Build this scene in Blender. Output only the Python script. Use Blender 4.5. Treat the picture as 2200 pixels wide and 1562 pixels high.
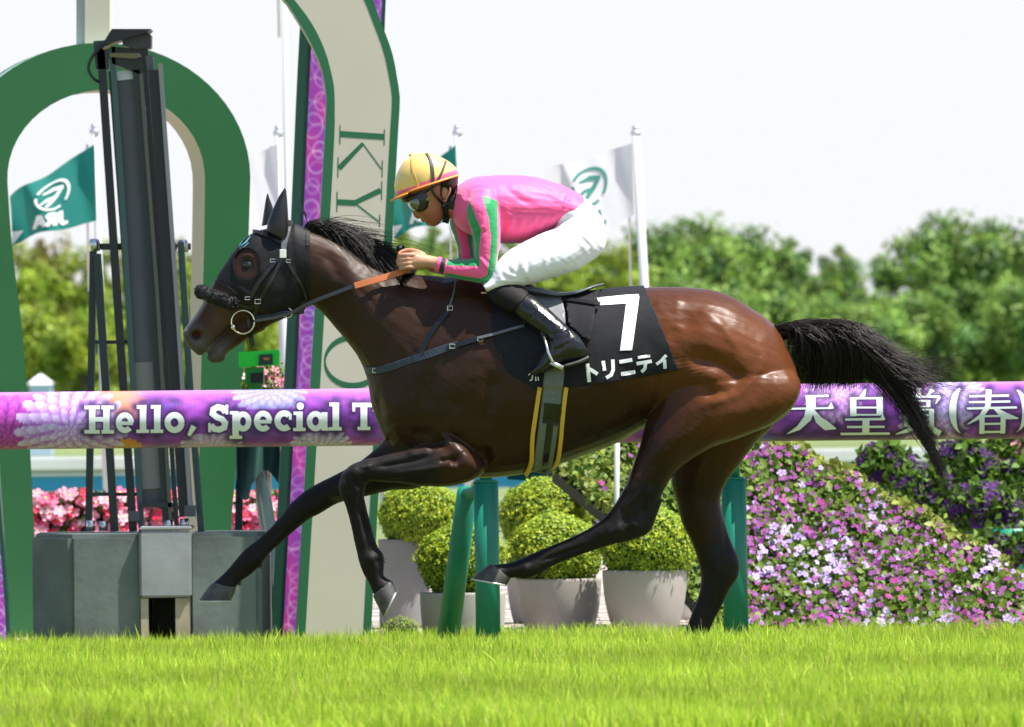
import bpy, bmesh, math, random
import numpy as np
from mathutils import Vector, Matrix
from mathutils.bvhtree import BVHTree
from mathutils.geometry import delaunay_2d_cdt

random.seed(7)
rng = np.random.default_rng(11)
scene = bpy.context.scene
COL = scene.collection
for o in list(bpy.data.objects):
    bpy.data.objects.remove(o)

# ------------------------------------------------------------------ camera, sky, sun, exposure
CAM_D, CAM_Z, FPX, ROLL = 40.0, 1.0, 22000.0, 0.0107
cam_data = bpy.data.cameras.new('camera')
cam = bpy.data.objects.new('camera', cam_data)
COL.objects.link(cam)
cam.matrix_world = (Matrix.Translation((0, -CAM_D, CAM_Z)) @ Matrix.Rotation(math.pi / 2, 4, 'X')
                    @ Matrix.Rotation(-ROLL, 4, 'Z'))
cam_data.sensor_width = 36.0
cam_data.lens = 36.0 * FPX / 2200.0
cam_data.shift_y = 49.0 / 2200.0
cam_data.clip_start = 1.0
cam_data.clip_end = 6000.0
cam_data.dof.use_dof = True
cam_data.dof.focus_distance = 39.85
cam_data.dof.aperture_fstop = 11.5
scene.camera = cam

SUN = Vector((0.40, -0.125, 0.91)).normalized()          # direction towards the sun
SUN_EL = math.asin(SUN.z)
SUN_AZ = math.atan2(SUN.x, SUN.y)
world = bpy.data.worlds.new('World')
scene.world = world
world.use_nodes = True
wn = world.node_tree
wn.nodes.clear()
sky = wn.nodes.new('ShaderNodeTexSky')
sky.sky_type = 'NISHITA'
sky.sun_disc = False
sky.sun_elevation = SUN_EL
sky.sun_rotation = SUN_AZ
sky.air_density = 1.0
sky.dust_density = 1.0
sky.ozone_density = 1.0
# bright haze lying all round the horizon, thinning upwards
wg = wn.nodes.new('ShaderNodeTexCoord')
ws = wn.nodes.new('ShaderNodeSeparateXYZ')
wn.links.new(wg.outputs['Generated'], ws.inputs[0])
wm = wn.nodes.new('ShaderNodeMapRange')
wm.inputs['From Min'].default_value = 0.0; wm.inputs['From Max'].default_value = 0.34
wm.inputs['To Min'].default_value = 1.0; wm.inputs['To Max'].default_value = 0.0
wm.interpolation_type = 'SMOOTHSTEP'
wn.links.new(ws.outputs['Z'], wm.inputs['Value'])
wx = wn.nodes.new('ShaderNodeMix'); wx.data_type = 'RGBA'
wn.links.new(wm.outputs[0], wx.inputs['Factor'])
wn.links.new(sky.outputs[0], wx.inputs['A'])
wx.inputs['B'].default_value = (4.44, 4.53, 4.65, 1)
bg = wn.nodes.new('ShaderNodeBackground')
bg.inputs['Strength'].default_value = 0.10
wo = wn.nodes.new('ShaderNodeOutputWorld')
wn.links.new(wx.outputs['Result'], bg.inputs['Color'])
wn.links.new(bg.outputs[0], wo.inputs['Surface'])
sun_data = bpy.data.lights.new('sun', 'SUN')
sun_data.energy = 5.0
sun_data.angle = math.radians(0.55)
sun_data.color = (1.0, 0.95, 0.87)
sun = bpy.data.objects.new('sun', sun_data)
COL.objects.link(sun)
sun.rotation_euler = SUN.to_track_quat('Z', 'Y').to_euler()
scene.view_settings.view_transform = 'Standard'
scene.view_settings.look = 'None'
scene.view_settings.gamma = 1.0
scene.view_settings.use_curve_mapping = False
scene.view_settings.exposure = 1.1
scene.cycles.max_bounces = 6
scene.cycles.transparent_max_bounces = 8

# ------------------------------------------------------------------ helpers
CR, SR = math.cos(ROLL), math.sin(ROLL)


def P(px, py, Y=0.0):
    """where a sight line through photo pixel (px, py) meets the vertical plane at depth Y"""
    dx, dy = px - 1100.0, 830.0 - py
    k = (CAM_D + Y) / FPX
    return Vector(((dx * CR + dy * SR) * k, Y, CAM_Z + (-dx * SR + dy * CR) * k))


def to_px(V, Y=0.0):
    k = FPX / (CAM_D + Y)
    u, v = V[:, 0] * k, (V[:, 2] - CAM_Z) * k
    return np.stack([1100 + u * CR - v * SR, 830 - (u * SR + v * CR)], 1)


def tag(o, label=None, cat=None, group=None, kind=None):
    if label: o['label'] = label
    if cat: o['category'] = cat
    if group: o['group'] = group
    if kind: o['kind'] = kind
    return o


def empty(name, loc=(0, 0, 0)):
    o = bpy.data.objects.new(name, None)
    o.empty_display_size = 0.1
    o.location = loc
    COL.objects.link(o)
    return o


def fast_mesh(name, V, F):
    me = bpy.data.meshes.new(name)
    V = np.asarray(V, dtype=np.float32).reshape(-1, 3)
    if isinstance(F, np.ndarray):
        n, k = F.shape
        me.vertices.add(len(V)); me.vertices.foreach_set('co', V.ravel())
        me.loops.add(n * k); me.loops.foreach_set('vertex_index', F.astype(np.int32).ravel())
        me.polygons.add(n)
        me.polygons.foreach_set('loop_start', np.arange(0, n * k, k, dtype=np.int32))
        me.polygons.foreach_set('loop_total', np.full(n, k, dtype=np.int32))
        me.update(calc_edges=True)
    else:
        me.from_pydata([tuple(v) for v in V], [], F)
        me.update()
    return me


def link(name, me, mat=None, parent=None, smooth=True):
    o = bpy.data.objects.new(name, me)
    COL.objects.link(o)
    if mat is not None and len(me.materials) == 0:
        for m in (mat if isinstance(mat, (list, tuple)) else [mat]):
            me.materials.append(m)
    if smooth:
        me.polygons.foreach_set('use_smooth', np.ones(len(me.polygons), dtype=bool))
    if parent is not None:
        o.parent = parent
        o.matrix_parent_inverse = Matrix.Translation(-Vector(parent_loc(parent)))
    return o


def parent_loc(o):
    return Vector(o.location) if o.type == 'EMPTY' else Vector((0, 0, 0))


def obj(name, V, F, mat=None, parent=None, smooth=True, cols=None):
    me = fast_mesh(name, V, F)
    if cols is not None:
        a = me.color_attributes.new('col', 'FLOAT_COLOR', 'POINT')
        c = np.ones((len(me.vertices), 4), dtype=np.float32)
        cols = np.asarray(cols); c[:, :cols.shape[1]] = cols
        a.data.foreach_set('color', c.ravel())
    return link(name, me, mat, parent, smooth)


def copy_tree(o, parent=None):
    c = o.copy(); COL.objects.link(c); c.parent = parent
    if parent is not None: c.matrix_parent_inverse = o.matrix_parent_inverse.copy()
    for ch in list(o.children): copy_tree(ch, c)
    return c


class MB:
    """collects boxes, tubes and sheets for ONE mesh"""
    def __init__(s): s.V, s.F = [], []

    def add(s, V, F):
        b = len(s.V)
        s.V += [tuple(v) for v in V]
        s.F += [tuple(i + b for i in f) for f in F]
        return s

    def box(s, c, size, rot=None):
        hx, hy, hz = size[0] / 2, size[1] / 2, size[2] / 2
        V = [Vector((x, y, z)) for x in (-hx, hx) for y in (-hy, hy) for z in (-hz, hz)]
        if rot is not None: V = [rot @ v for v in V]
        V = [v + Vector(c) for v in V]
        return s.add(V, [(0, 1, 3, 2), (4, 6, 7, 5), (0, 4, 5, 1), (2, 3, 7, 6), (0, 2, 6, 4), (1, 5, 7, 3)])

    def tube(s, pts, r, n=8, cap=True, flat=1.0):
        pts = [Vector(p) for p in pts]
        rs = r if isinstance(r, (list, tuple, np.ndarray)) else [r] * len(pts)
        V, F = [], []
        up = None
        for i, p in enumerate(pts):
            t = (pts[min(i + 1, len(pts) - 1)] - pts[max(i - 1, 0)]).normalized()
            if up is None:
                a = Vector((0, 1, 0)) if abs(t.y) < 0.9 else Vector((1, 0, 0))
                up = (a - t * a.dot(t)).normalized()
            else:
                up = (up - t * up.dot(t)).normalized()
            b = t.cross(up)
            for k in range(n):
                q = 2 * math.pi * k / n
                V.append(p + (up * math.cos(q) * flat + b * math.sin(q)) * rs[i])
        m = len(pts)
        for i in range(m - 1):
            for k in range(n):
                F.append((i * n + k, i * n + (k + 1) % n, (i + 1) * n + (k + 1) % n, (i + 1) * n + k))
        if cap:
            F.append(tuple(range(n - 1, -1, -1)))
            F.append(tuple(range((m - 1) * n, m * n)))
        return s.add(V, F)

    def prism(s, poly, depth_vec):
        """front polygon (3D points) extruded along depth_vec"""
        n = len(poly)
        d = Vector(depth_vec)
        V = [Vector(p) for p in poly] + [Vector(p) + d for p in poly]
        F = [tuple(range(n)), tuple(range(2 * n - 1, n - 1, -1))]
        F += [(i, i + n, (i + 1) % n + n, (i + 1) % n) for i in range(n)]
        return s.add(V, F)

    def lathe(s, c, prof, n=32):
        V, F = [], []
        for (r, z) in prof:
            for k in range(n):
                q = 2 * math.pi * k / n
                V.append((c[0] + r * math.cos(q), c[1] + r * math.sin(q), c[2] + z))
        for i in range(len(prof) - 1):
            for k in range(n):
                F.append((i * n + k, i * n + (k + 1) % n, (i + 1) * n + (k + 1) % n, (i + 1) * n + k))
        return s.add(V, F)

    def build(s, name, mat, parent=None, smooth=False, bevel=0.0):
        bm = bmesh.new()
        vs = [bm.verts.new(v) for v in s.V]
        for f in s.F:
            try: bm.faces.new([vs[i] for i in f])
            except ValueError: pass
        bmesh.ops.recalc_face_normals(bm, faces=bm.faces)
        if bevel > 0:
            es = [e for e in bm.edges if len(e.link_faces) == 2 and e.calc_face_angle(0) > 0.5]
            bmesh.ops.bevel(bm, geom=es, offset=bevel, segments=2, affect='EDGES', clamp_overlap=True)
        me = bpy.data.meshes.new(name)
        bm.to_mesh(me); bm.free()
        o = link(name, me, mat, parent, smooth)
        return o


def catmull(A, sub, closed=False):
    A = np.asarray(A, dtype=float)
    n = len(A)
    out = []
    for i in range(n - 1):
        p0, p1, p2, p3 = A[max(i - 1, 0)], A[i], A[i + 1], A[min(i + 2, n - 1)]
        for k in range(sub):
            t = k / sub
            out.append(0.5 * ((2 * p1) + (-p0 + p2) * t + (2 * p0 - 5 * p1 + 4 * p2 - p3) * t * t
                              + (-p0 + 3 * p1 - 3 * p2 + p3) * t ** 3))
    out.append(A[-1])
    return np.array(out)


PXM = 550.0                                               # pixels of the photograph per metre at the horse


def loft(secs, n=22, sub=4, e=2.0, shrink=1.0):
    """closed tube; each section = (x1, y1, x2, y2, half depth, depth centre[, exponent]) in photo pixels at the horse"""
    A = catmull(secs, sub)
    V, F = [], []
    m = len(A)
    q = np.linspace(0, 2 * np.pi, n, endpoint=False)
    for s in A:
        ee = s[6] if len(s) > 6 else e
        cq = np.sign(np.cos(q)) * np.abs(np.cos(q)) ** (2 / ee)
        sq = np.sign(np.sin(q)) * np.abs(np.sin(q)) ** (2 / ee)
        Y = s[5] / PXM
        p1, p2 = P(s[0], s[1], Y), P(s[2], s[3], Y)
        c, a = (p1 + p2) / 2, (p1 - p2) / 2 * shrink
        for k in range(n):
            V.append((c.x + a.x * cq[k], Y + s[4] / PXM * sq[k] * shrink, c.z + a.z * cq[k]))
    for i in range(m - 1):
        for k in range(n):
            F.append((i * n + k, i * n + (k + 1) % n, (i + 1) * n + (k + 1) % n, (i + 1) * n + k))
    b = len(V)
    V.append(tuple(np.mean(V[:n], 0))); V.append(tuple(np.mean(V[(m - 1) * n:m * n], 0)))
    for k in range(n):
        F.append((b, (k + 1) % n, k)); F.append((b + 1, (m - 1) * n + k, (m - 1) * n + (k + 1) % n))
    return V, F


def fuse(parts, voxel):
    """joins closed lofts into one continuous skin; returns vertices, quads"""
    V, F = [], []
    for v, f in parts:
        b = len(V)
        V += list(v); F += [tuple(i + b for i in q) for q in f]
    bm = bmesh.new()
    vs = [bm.verts.new(v) for v in V]
    for f in F:
        try: bm.faces.new([vs[i] for i in f])
        except ValueError: pass
    bmesh.ops.recalc_face_normals(bm, faces=bm.faces)
    me = bpy.data.meshes.new('fuse'); bm.to_mesh(me); bm.free()
    ob = bpy.data.objects.new('fuse', me); COL.objects.link(ob)
    md = ob.modifiers.new('r', 'REMESH'); md.mode = 'VOXEL'; md.voxel_size = voxel; md.adaptivity = 0
    dg = bpy.context.evaluated_depsgraph_get()
    m2 = bpy.data.meshes.new_from_object(ob.evaluated_get(dg))
    V = np.empty(len(m2.vertices) * 3, np.float32); m2.vertices.foreach_get('co', V)
    F = np.empty(len(m2.loops), np.int32); m2.loops.foreach_get('vertex_index', F)
    assert len(F) == 4 * len(m2.polygons)
    bpy.data.objects.remove(ob); bpy.data.meshes.remove(me); bpy.data.meshes.remove(m2)
    return V.reshape(-1, 3).astype(float), F.reshape(-1, 4)


def edges_of(F):
    k = F.shape[1]
    E = np.concatenate([np.stack([F[:, i], F[:, (i + 1) % k]], 1) for i in range(k)])
    E.sort(axis=1)
    return np.unique(E, axis=0)


def smooth(V, F, it, lam=0.5, mu=-0.53, pin=None):
    E = edges_of(F)
    n = len(V)
    deg = np.bincount(E.ravel(), minlength=n)[:, None].clip(1)
    V = V.copy()
    for i in range(it):
        for w in ((lam, mu) if mu else (lam,)):
            S = np.zeros_like(V)
            for d in range(3):
                S[:, d] = np.bincount(E[:, 0], V[E[:, 1], d], n) + np.bincount(E[:, 1], V[E[:, 0], d], n)
            D = (S / deg - V) * w
            if pin is not None: D[pin] = 0
            V += D
    return V


def vnormals(V, F):
    a = np.cross(V[F[:, 2]] - V[F[:, 0]], V[F[:, 3 % F.shape[1]]] - V[F[:, 1]])
    if F.shape[1] == 3: a = np.cross(V[F[:, 1]] - V[F[:, 0]], V[F[:, 2]] - V[F[:, 0]])
    N = np.zeros_like(V)
    for k in range(F.shape[1]):
        for d in range(3):
            N[:, d] += np.bincount(F[:, k], a[:, d], len(V))
    return N / np.linalg.norm(N, axis=1, keepdims=True).clip(1e-12)


def seg_dist(Q, pts):
    best = np.full(len(Q), 1e9)
    pts = np.asarray(pts, float)
    if len(pts) == 1: return np.linalg.norm(Q - pts[0], axis=1)
    for a, b in zip(pts[:-1], pts[1:]):
        ab = b - a
        t = np.clip(((Q - a) @ ab) / max(ab @ ab, 1e-9), 0, 1)
        best = np.minimum(best, np.linalg.norm(Q - (a + t[:, None] * ab), axis=1))
    return best


def stroke_field(Q, pts, w):
    """gaussian band round a polyline, fading out towards both ends"""
    pts = np.asarray(pts, float)
    if len(pts) == 1: return np.exp(-(np.linalg.norm(Q - pts[0], axis=1) / w) ** 2)
    L = np.r_[0, np.cumsum(np.linalg.norm(np.diff(pts, axis=0), axis=1))]
    best = np.full(len(Q), 1e9); at = np.zeros(len(Q))
    for i in range(len(pts) - 1):
        ab = pts[i + 1] - pts[i]
        t = np.clip(((Q - pts[i]) @ ab) / max(ab @ ab, 1e-9), 0, 1)
        d = np.linalg.norm(Q - (pts[i] + t[:, None] * ab), axis=1)
        m = d < best
        best = np.where(m, d, best); at = np.where(m, L[i] + t * (L[i + 1] - L[i]), at)
    f = at / L[-1]
    tap = np.clip(np.minimum(f, 1 - f) / .28, 0, 1)
    tap = tap * tap * (3 - 2 * tap)
    return np.exp(-(best / w) ** 2) * (.12 + .88 * tap)


def in_poly(Q, poly):
    poly = np.asarray(poly, float)
    x, y = Q[:, 0], Q[:, 1]
    r = np.zeros(len(Q), bool)
    j = len(poly) - 1
    for i in range(len(poly)):
        xi, yi, xj, yj = *poly[i], *poly[j]
        r ^= ((yi > y) != (yj > y)) & (x < (xj - xi) * (y - yi) / (yj - yi + 1e-12) + xi)
        j = i
    return r


def sculpt(V, F, strokes, side=-1):
    """strokes: (polyline in photo pixels, width px, height mm): muscles as ridges (+) and hollows (-) on one flank or both"""
    N = vnormals(V, F)
    Q = to_px(V, -0.15)
    w = np.abs(N[:, 1]) ** 0.7
    D = np.zeros(len(V))
    for pts, wd, h in strokes:
        D += h * 0.001 * stroke_field(Q, catmull(pts, 5) if len(pts) > 2 else pts, wd)
    if side == -1: w = w * (N[:, 1] < 0) * (V[:, 1] < 0.02)
    return V + N * (D * w)[:, None]


def ray_y(bvh, px, py, Yg=-0.15):
    p = P(px, py, Yg)
    h = bvh.ray_cast(Vector((p.x, -3, p.z)), Vector((0, 1, 0)))
    n = h[1]
    return h[0], (-n if n is not None and n.y > 0 else n)


def strap(name, pts, width, thick, mat, parent, bvh, off=0.004, sub=6, cols=None):
    """leather strap lying on the surface along photo-pixel points"""
    A = catmull(pts, sub) if len(pts) > 2 else np.linspace(pts[0], pts[1], 12)
    loc = [ray_y(bvh, *a) for a in A]
    ys = np.array([h[0].y if h[0] is not None else np.nan for h in loc])
    if np.isnan(ys).all(): ys[:] = -0.1
    ok = ~np.isnan(ys)
    ys = np.interp(np.arange(len(ys)), np.where(ok)[0], ys[ok])
    pos, nor = [], []
    for a, y, h in zip(A, ys, loc):
        p = P(a[0], a[1], -0.15); p.y = y
        n = h[1] if h[1] is not None else Vector((0, -1, 0))
        if n.y > 0: n = Vector((n.x, -0.05, n.z)).normalized()
        pos.append(p); nor.append(n)
    for _ in range(3):
        nor = [(nor[max(i - 1, 0)] + nor[i] * 2 + nor[min(i + 1, len(nor) - 1)]).normalized() for i in range(len(nor))]
    return ribbon(name, [p + n * off for p, n in zip(pos, nor)], nor, width, thick, mat, parent)


def ribbon(name, pos, nor, width, thick, mat, parent):
    V, F = [], []
    m = len(pos)
    ws = width if isinstance(width, (list, tuple)) else [width] * m
    for i in range(m):
        t = (pos[min(i + 1, m - 1)] - pos[max(i - 1, 0)]).normalized()
        s = t.cross(nor[i]).normalized() * ws[i] / 2
        n = nor[i] * thick
        V += [pos[i] - s, pos[i] - s * 0.85 + n, pos[i] + s * 0.85 + n, pos[i] + s]
    for i in range(m - 1):
        for k in range(4):
            F.append((i * 4 + k, i * 4 + (k + 1) % 4, i * 4 + 4 + (k + 1) % 4, i * 4 + 4 + k))
    F += [(3, 2, 1, 0), tuple((m - 1) * 4 + k for k in range(4))]
    return MB().add(V, F).build(name, mat, parent)


def stroke(pts, w):
    """thick polyline -> polygon in 2D; w a width or one per point"""
    p = [Vector((a[0], a[1])) for a in pts]
    ws = w if isinstance(w, (list, tuple)) else [w] * len(p)
    L, R = [], []
    for i in range(len(p)):
        t0 = (p[i] - p[i - 1]).normalized() if i else None
        t1 = (p[i + 1] - p[i]).normalized() if i < len(p) - 1 else None
        if t0 is None: t0 = t1
        if t1 is None: t1 = t0
        n = Vector((-(t0.y + t1.y), t0.x + t1.x))
        n = n.normalized() if n.length > 1e-6 else Vector((-t0.y, t0.x))
        c = max(0.5, n.dot(Vector((-t0.y, t0.x))))
        L.append(p[i] + n * ws[i] / 2 / c); R.append(p[i] - n * ws[i] / 2 / c)
    return [(a.x, a.y) for a in L + R[::-1]]


def arc(cx, cy, rx, ry, a0, a1, n=14):
    return [(cx + rx * math.cos(math.radians(a0 + (a1 - a0) * i / n)),
             cy + ry * math.sin(math.radians(a0 + (a1 - a0) * i / n))) for i in range(n + 1)]


def ring(cx, cy, rx, ry, w, wmin=None):
    """closed ring as two half strokes; wmin = stroke at the left and right (for high contrast)"""
    out = []
    for a0 in (0, 180):
        a = arc(cx, cy, rx, ry, a0, a0 + 180, 16)
        ws = [w if wmin is None else wmin + (w - wmin) * abs(math.sin(math.radians(180 * i / 16))) for i in range(17)]
        out.append(stroke(a, ws))
    return out


def decal(name, polys, fmap, mat, parent, step=6.0, cols=None):
    """flat print: union of 2D polygons, cut fine and laid on a surface by fmap(x, y) -> point"""
    vs, fs = [], []
    for poly in polys:
        b = len(vs)
        q = []
        m = len(poly)
        for i in range(m):
            a, c = Vector(poly[i]), Vector(poly[(i + 1) % m])
            k = max(1, int((c - a).length / step))
            q += [a.lerp(c, j / k) for j in range(k)]
        vs += q
        fs.append(list(range(b, b + len(q))))
    xs = [v.x for v in vs]; ysv = [v.y for v in vs]
    polyarr = [np.array(p) for p in polys]
    gx = np.arange(min(xs), max(xs), step); gy = np.arange(min(ysv), max(ysv), step)
    G = np.array([(x + rng.uniform(-.1, .1) * step, y + rng.uniform(-.1, .1) * step) for x in gx for y in gy]).reshape(-1, 2)
    if len(G):
        ins = np.zeros(len(G), bool)
        for p in polyarr: ins |= in_poly(G, p)
        vs = vs + [Vector((float(g[0]), float(g[1]))) for g in G[ins]]
    r = delaunay_2d_cdt(vs, [], fs, 0, 1e-4)
    V = [fmap(v.x, v.y) for v in r[0]]
    T_ = np.array([[q.x, q.y] for q in r[0]])
    cen = np.array([T_[list(f)].mean(0) for f in r[2]])
    ins = np.zeros(len(cen), bool)
    for p in polyarr: ins |= in_poly(cen, p)
    return MB_direct(name, V, [tuple(f) for f, k in zip(r[2], ins) if k], mat, parent)


def MB_direct(name, V, F, mat, parent):
    me = bpy.data.meshes.new(name)
    me.from_pydata([tuple(v) for v in V], [], F); me.update()
    return link(name, me, mat, parent, True)


def shell(V, F, poly, off, thick, it=6, drop=None, pin_y=None):
    """cloth cut from a body: the part of (V, F) inside a convex pixel polygon, lifted by off and given thickness"""
    poly = np.asarray(poly, float)
    Q = to_px(V, -0.15)
    c = poly.mean(0)
    big = c + (poly - c) * 1.25
    keep = in_poly(Q[F].mean(1), big)
    if drop is not None: keep &= ~drop(V[F].mean(1), Q[F].mean(1))
    f = F[keep]
    used, inv = np.unique(f, return_inverse=True)
    f = inv.reshape(f.shape)
    v = V[used]
    bm = bmesh.new()
    vs = [bm.verts.new(p) for p in v]
    for q in f: bm.faces.new([vs[i] for i in q])
    m = len(poly)
    cw = P(c[0], c[1], -0.15)
    for i in range(m):
        a, b = P(*poly[i], -0.15), P(*poly[(i + 1) % m], -0.15)
        d = b - a
        n = Vector((d.z, 0, -d.x))
        if n.dot(cw - a) > 0: n = -n
        bmesh.ops.bisect_plane(bm, geom=bm.verts[:] + bm.edges[:] + bm.faces[:], plane_co=a, plane_no=n, clear_outer=True)
    bmesh.ops.triangulate(bm, faces=bm.faces)
    bmesh.ops.remove_doubles(bm, verts=bm.verts, dist=0.0006)
    bm.verts.ensure_lookup_table(); bm.verts.index_update()
    v = np.array([p.co for p in bm.verts]); f = np.array([[p.index for p in q.verts] for q in bm.faces])
    bd = np.array([any(e.is_boundary for e in p.link_edges) for p in bm.verts])
    bm.free()
    N = vnormals(v, f)
    v = v + N * off
    v = smooth(v, f, it, 0.5, 0, pin=bd)
    N = vnormals(v, f)
    # close it: the inner sheet and the rim
    n = len(v)
    E = np.concatenate([f[:, [0, 1]], f[:, [1, 2]], f[:, [2, 0]]])
    key = np.sort(E, 1)
    u, idx, cnt = np.unique(key, axis=0, return_index=True, return_counts=True)
    be = E[idx[cnt == 1]]
    V2 = np.concatenate([v, v - N * thick])
    F2 = np.concatenate([f, f[:, ::-1] + n, np.stack([be[:, 1], be[:, 0], be[:, 0] + n], 1), np.stack([be[:, 1], be[:, 0] + n, be[:, 1] + n], 1)])
    return V2, F2, (v, f)


def bvh_of(*vf):
    V, F = [], []
    for v, f in vf:
        b = len(V)
        V += [tuple(p) for p in v]; F += [tuple(int(i) + b for i in q) for q in f]
    return BVHTree.FromPolygons(V, F)


# ------------------------------------------------------------------ materials
def mat(name, color=(0.5, 0.5, 0.5), rough=0.6, metal=0.0, spec=0.5, vcol=False, noise=None, bump=None, sheen=0.0, coat=0.0,
        trans=0.0, coat_rough=0.1):
    """noise = (scale, dark factor, light factor); bump = (scale, strength, distance)"""
    m = bpy.data.materials.new(name)
    m.use_nodes = True
    nt = m.node_tree
    b = nt.nodes['Principled BSDF']
    b.inputs['Base Color'].default_value = (*color, 1)
    b.inputs['Roughness'].default_value = 0.5 if rough == 'alpha' else rough
    b.inputs['Metallic'].default_value = metal
    b.inputs['Specular IOR Level'].default_value = spec
    b.inputs['Sheen Weight'].default_value = sheen
    b.inputs['Coat Weight'].default_value = coat
    b.inputs['Coat Roughness'].default_value = coat_rough
    src = None
    if vcol:
        at = nt.nodes.new('ShaderNodeAttribute'); at.attribute_name = 'col'
        src = at.outputs['Color']
        if rough == 'alpha': nt.links.new(at.outputs['Alpha'], b.inputs['Roughness'])
        nt.links.new(src, b.inputs['Base Color'])
    tc = nt.nodes.new('ShaderNodeTexCoord')
    if noise:
        nz = nt.nodes.new('ShaderNodeTexNoise')
        nz.inputs['Scale'].default_value = noise[0]; nz.inputs['Detail'].default_value = 6
        nt.links.new(tc.outputs['Object'], nz.inputs['Vector'])
        mr = nt.nodes.new('ShaderNodeMapRange')
        mr.inputs['From Min'].default_value = 0.3; mr.inputs['From Max'].default_value = 0.7
        mr.inputs['To Min'].default_value = noise[1]; mr.inputs['To Max'].default_value = noise[2]
        nt.links.new(nz.outputs['Fac'], mr.inputs['Value'])
        mx = nt.nodes.new('ShaderNodeMix'); mx.data_type = 'RGBA'; mx.blend_type = 'MULTIPLY'
        mx.inputs['Factor'].default_value = 1
        if src: nt.links.new(src, mx.inputs['A'])
        else: mx.inputs['A'].default_value = (*color, 1)
        nt.links.new(mr.outputs[0], mx.inputs['B'])
        nt.links.new(mx.outputs['Result'], b.inputs['Base Color'])
        src = mx.outputs['Result']
    if bump:
        nz = nt.nodes.new('ShaderNodeTexNoise')
        nz.inputs['Scale'].default_value = bump[0]; nz.inputs['Detail'].default_value = 4
        if len(bump) > 3:
            mp = nt.nodes.new('ShaderNodeMapping'); mp.inputs['Scale'].default_value = bump[3]
            nt.links.new(tc.outputs['Object'], mp.inputs['Vector']); nt.links.new(mp.outputs[0], nz.inputs['Vector'])
        else:
            nt.links.new(tc.outputs['Object'], nz.inputs['Vector'])
        bp = nt.nodes.new('ShaderNodeBump')
        bp.inputs['Strength'].default_value = bump[1]; bp.inputs['Distance'].default_value = bump[2]
        nt.links.new(nz.outputs['Fac'], bp.inputs['Height'])
        nt.links.new(bp.outputs[0], b.inputs['Normal'])
    if trans > 0:
        tr = nt.nodes.new('ShaderNodeBsdfTranslucent')
        tr.inputs['Color'].default_value = (*color, 1)
        if src: nt.links.new(src, tr.inputs['Color'])
        ms = nt.nodes.new('ShaderNodeMixShader'); ms.inputs[0].default_value = trans
        nt.links.new(b.outputs[0], ms.inputs[1]); nt.links.new(tr.outputs[0], ms.inputs[2])
        nt.links.new(ms.outputs[0], nt.nodes['Material Output'].inputs['Surface'])
    return m


M = {}
# ------------------------------------------------------------------ the setting
GZ = -0.2                                                  # the track where the horse runs, below the crest of turf in front


def turf_height(y):
    if y < -2.2: return 0.0
    if y < -0.7: return GZ * (0.5 - 0.5 * math.cos(math.pi * (y + 2.2) / 1.5))
    return GZ


M['soil'] = mat('turf_soil', (0.10, 0.13, 0.03), 0.9, noise=(6, 0.7, 1.2))
M['paving'] = mat('paving', (0.40, 0.345, 0.31), 0.85, noise=(3, 0.8, 1.1))
M['field'] = mat('infield', (0.125, 0.165, 0.045), 0.9, noise=(0.4, 0.7, 1.25))
ys = [-14, -6, -4, -2.2, -2.0, -1.8, -1.6, -1.4, -1.2, -1.0, -0.7, 2, 8.5]
V, F = [], []
for y in ys: V += [(-9, y, turf_height(y)), (9, y, turf_height(y))]
F = [(2 * i, 2 * i + 1, 2 * i + 3, 2 * i + 2) for i in range(len(ys) - 1)]
tag(obj('turf', V, F, M['soil']), 'bright green race track turf in front of the horse', None, None, 'structure')
tag(obj('ground', [(-2500, -60, GZ - .02), (2500, -60, GZ - .02), (2500, 5000, GZ - .02), (-2500, 5000, GZ - .02)], [(0, 1, 2, 3)], M['field']),
    'wide pale green infield ground reaching to the woods', None, None, 'structure')
# paving behind the rail: setts with open joints
tag(obj('pavement', [(-14, 8.5, GZ - .012), (14, 8.5, GZ - .012), (14, 34, GZ - .012), (-14, 34, GZ - .012)], [(0, 1, 2, 3)],
        mat('joint_sand', (0.33, 0.29, 0.26), 0.95, noise=(8, .8, 1.1))), 'pale pinkish paving behind the running rail', None, None, 'structure')
pav = bpy.data.objects['pavement']
V, F = [], []
for j in range(60):
    for i in range(60):
        x, y = -6.6 + i * 0.22 + (0.11 if j % 2 else 0), 8.52 + j * 0.22
        z = GZ + rng.uniform(-.003, .003)
        b = len(V)
        V += [(x, y, z), (x + .205, y, z), (x + .205, y + .205, z), (x, y + .205, z)]
        F.append((b, b + 1, b + 2, b + 3))
po = obj('paving_setts', V, F, M['paving'], pav); po['kind'] = 'stuff'

# the grass itself: blades
M['grass'] = mat('grass_blades', (0.2, 0.4, 0.04), 0.55, spec=0.25, vcol=True, trans=0.45)


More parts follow.
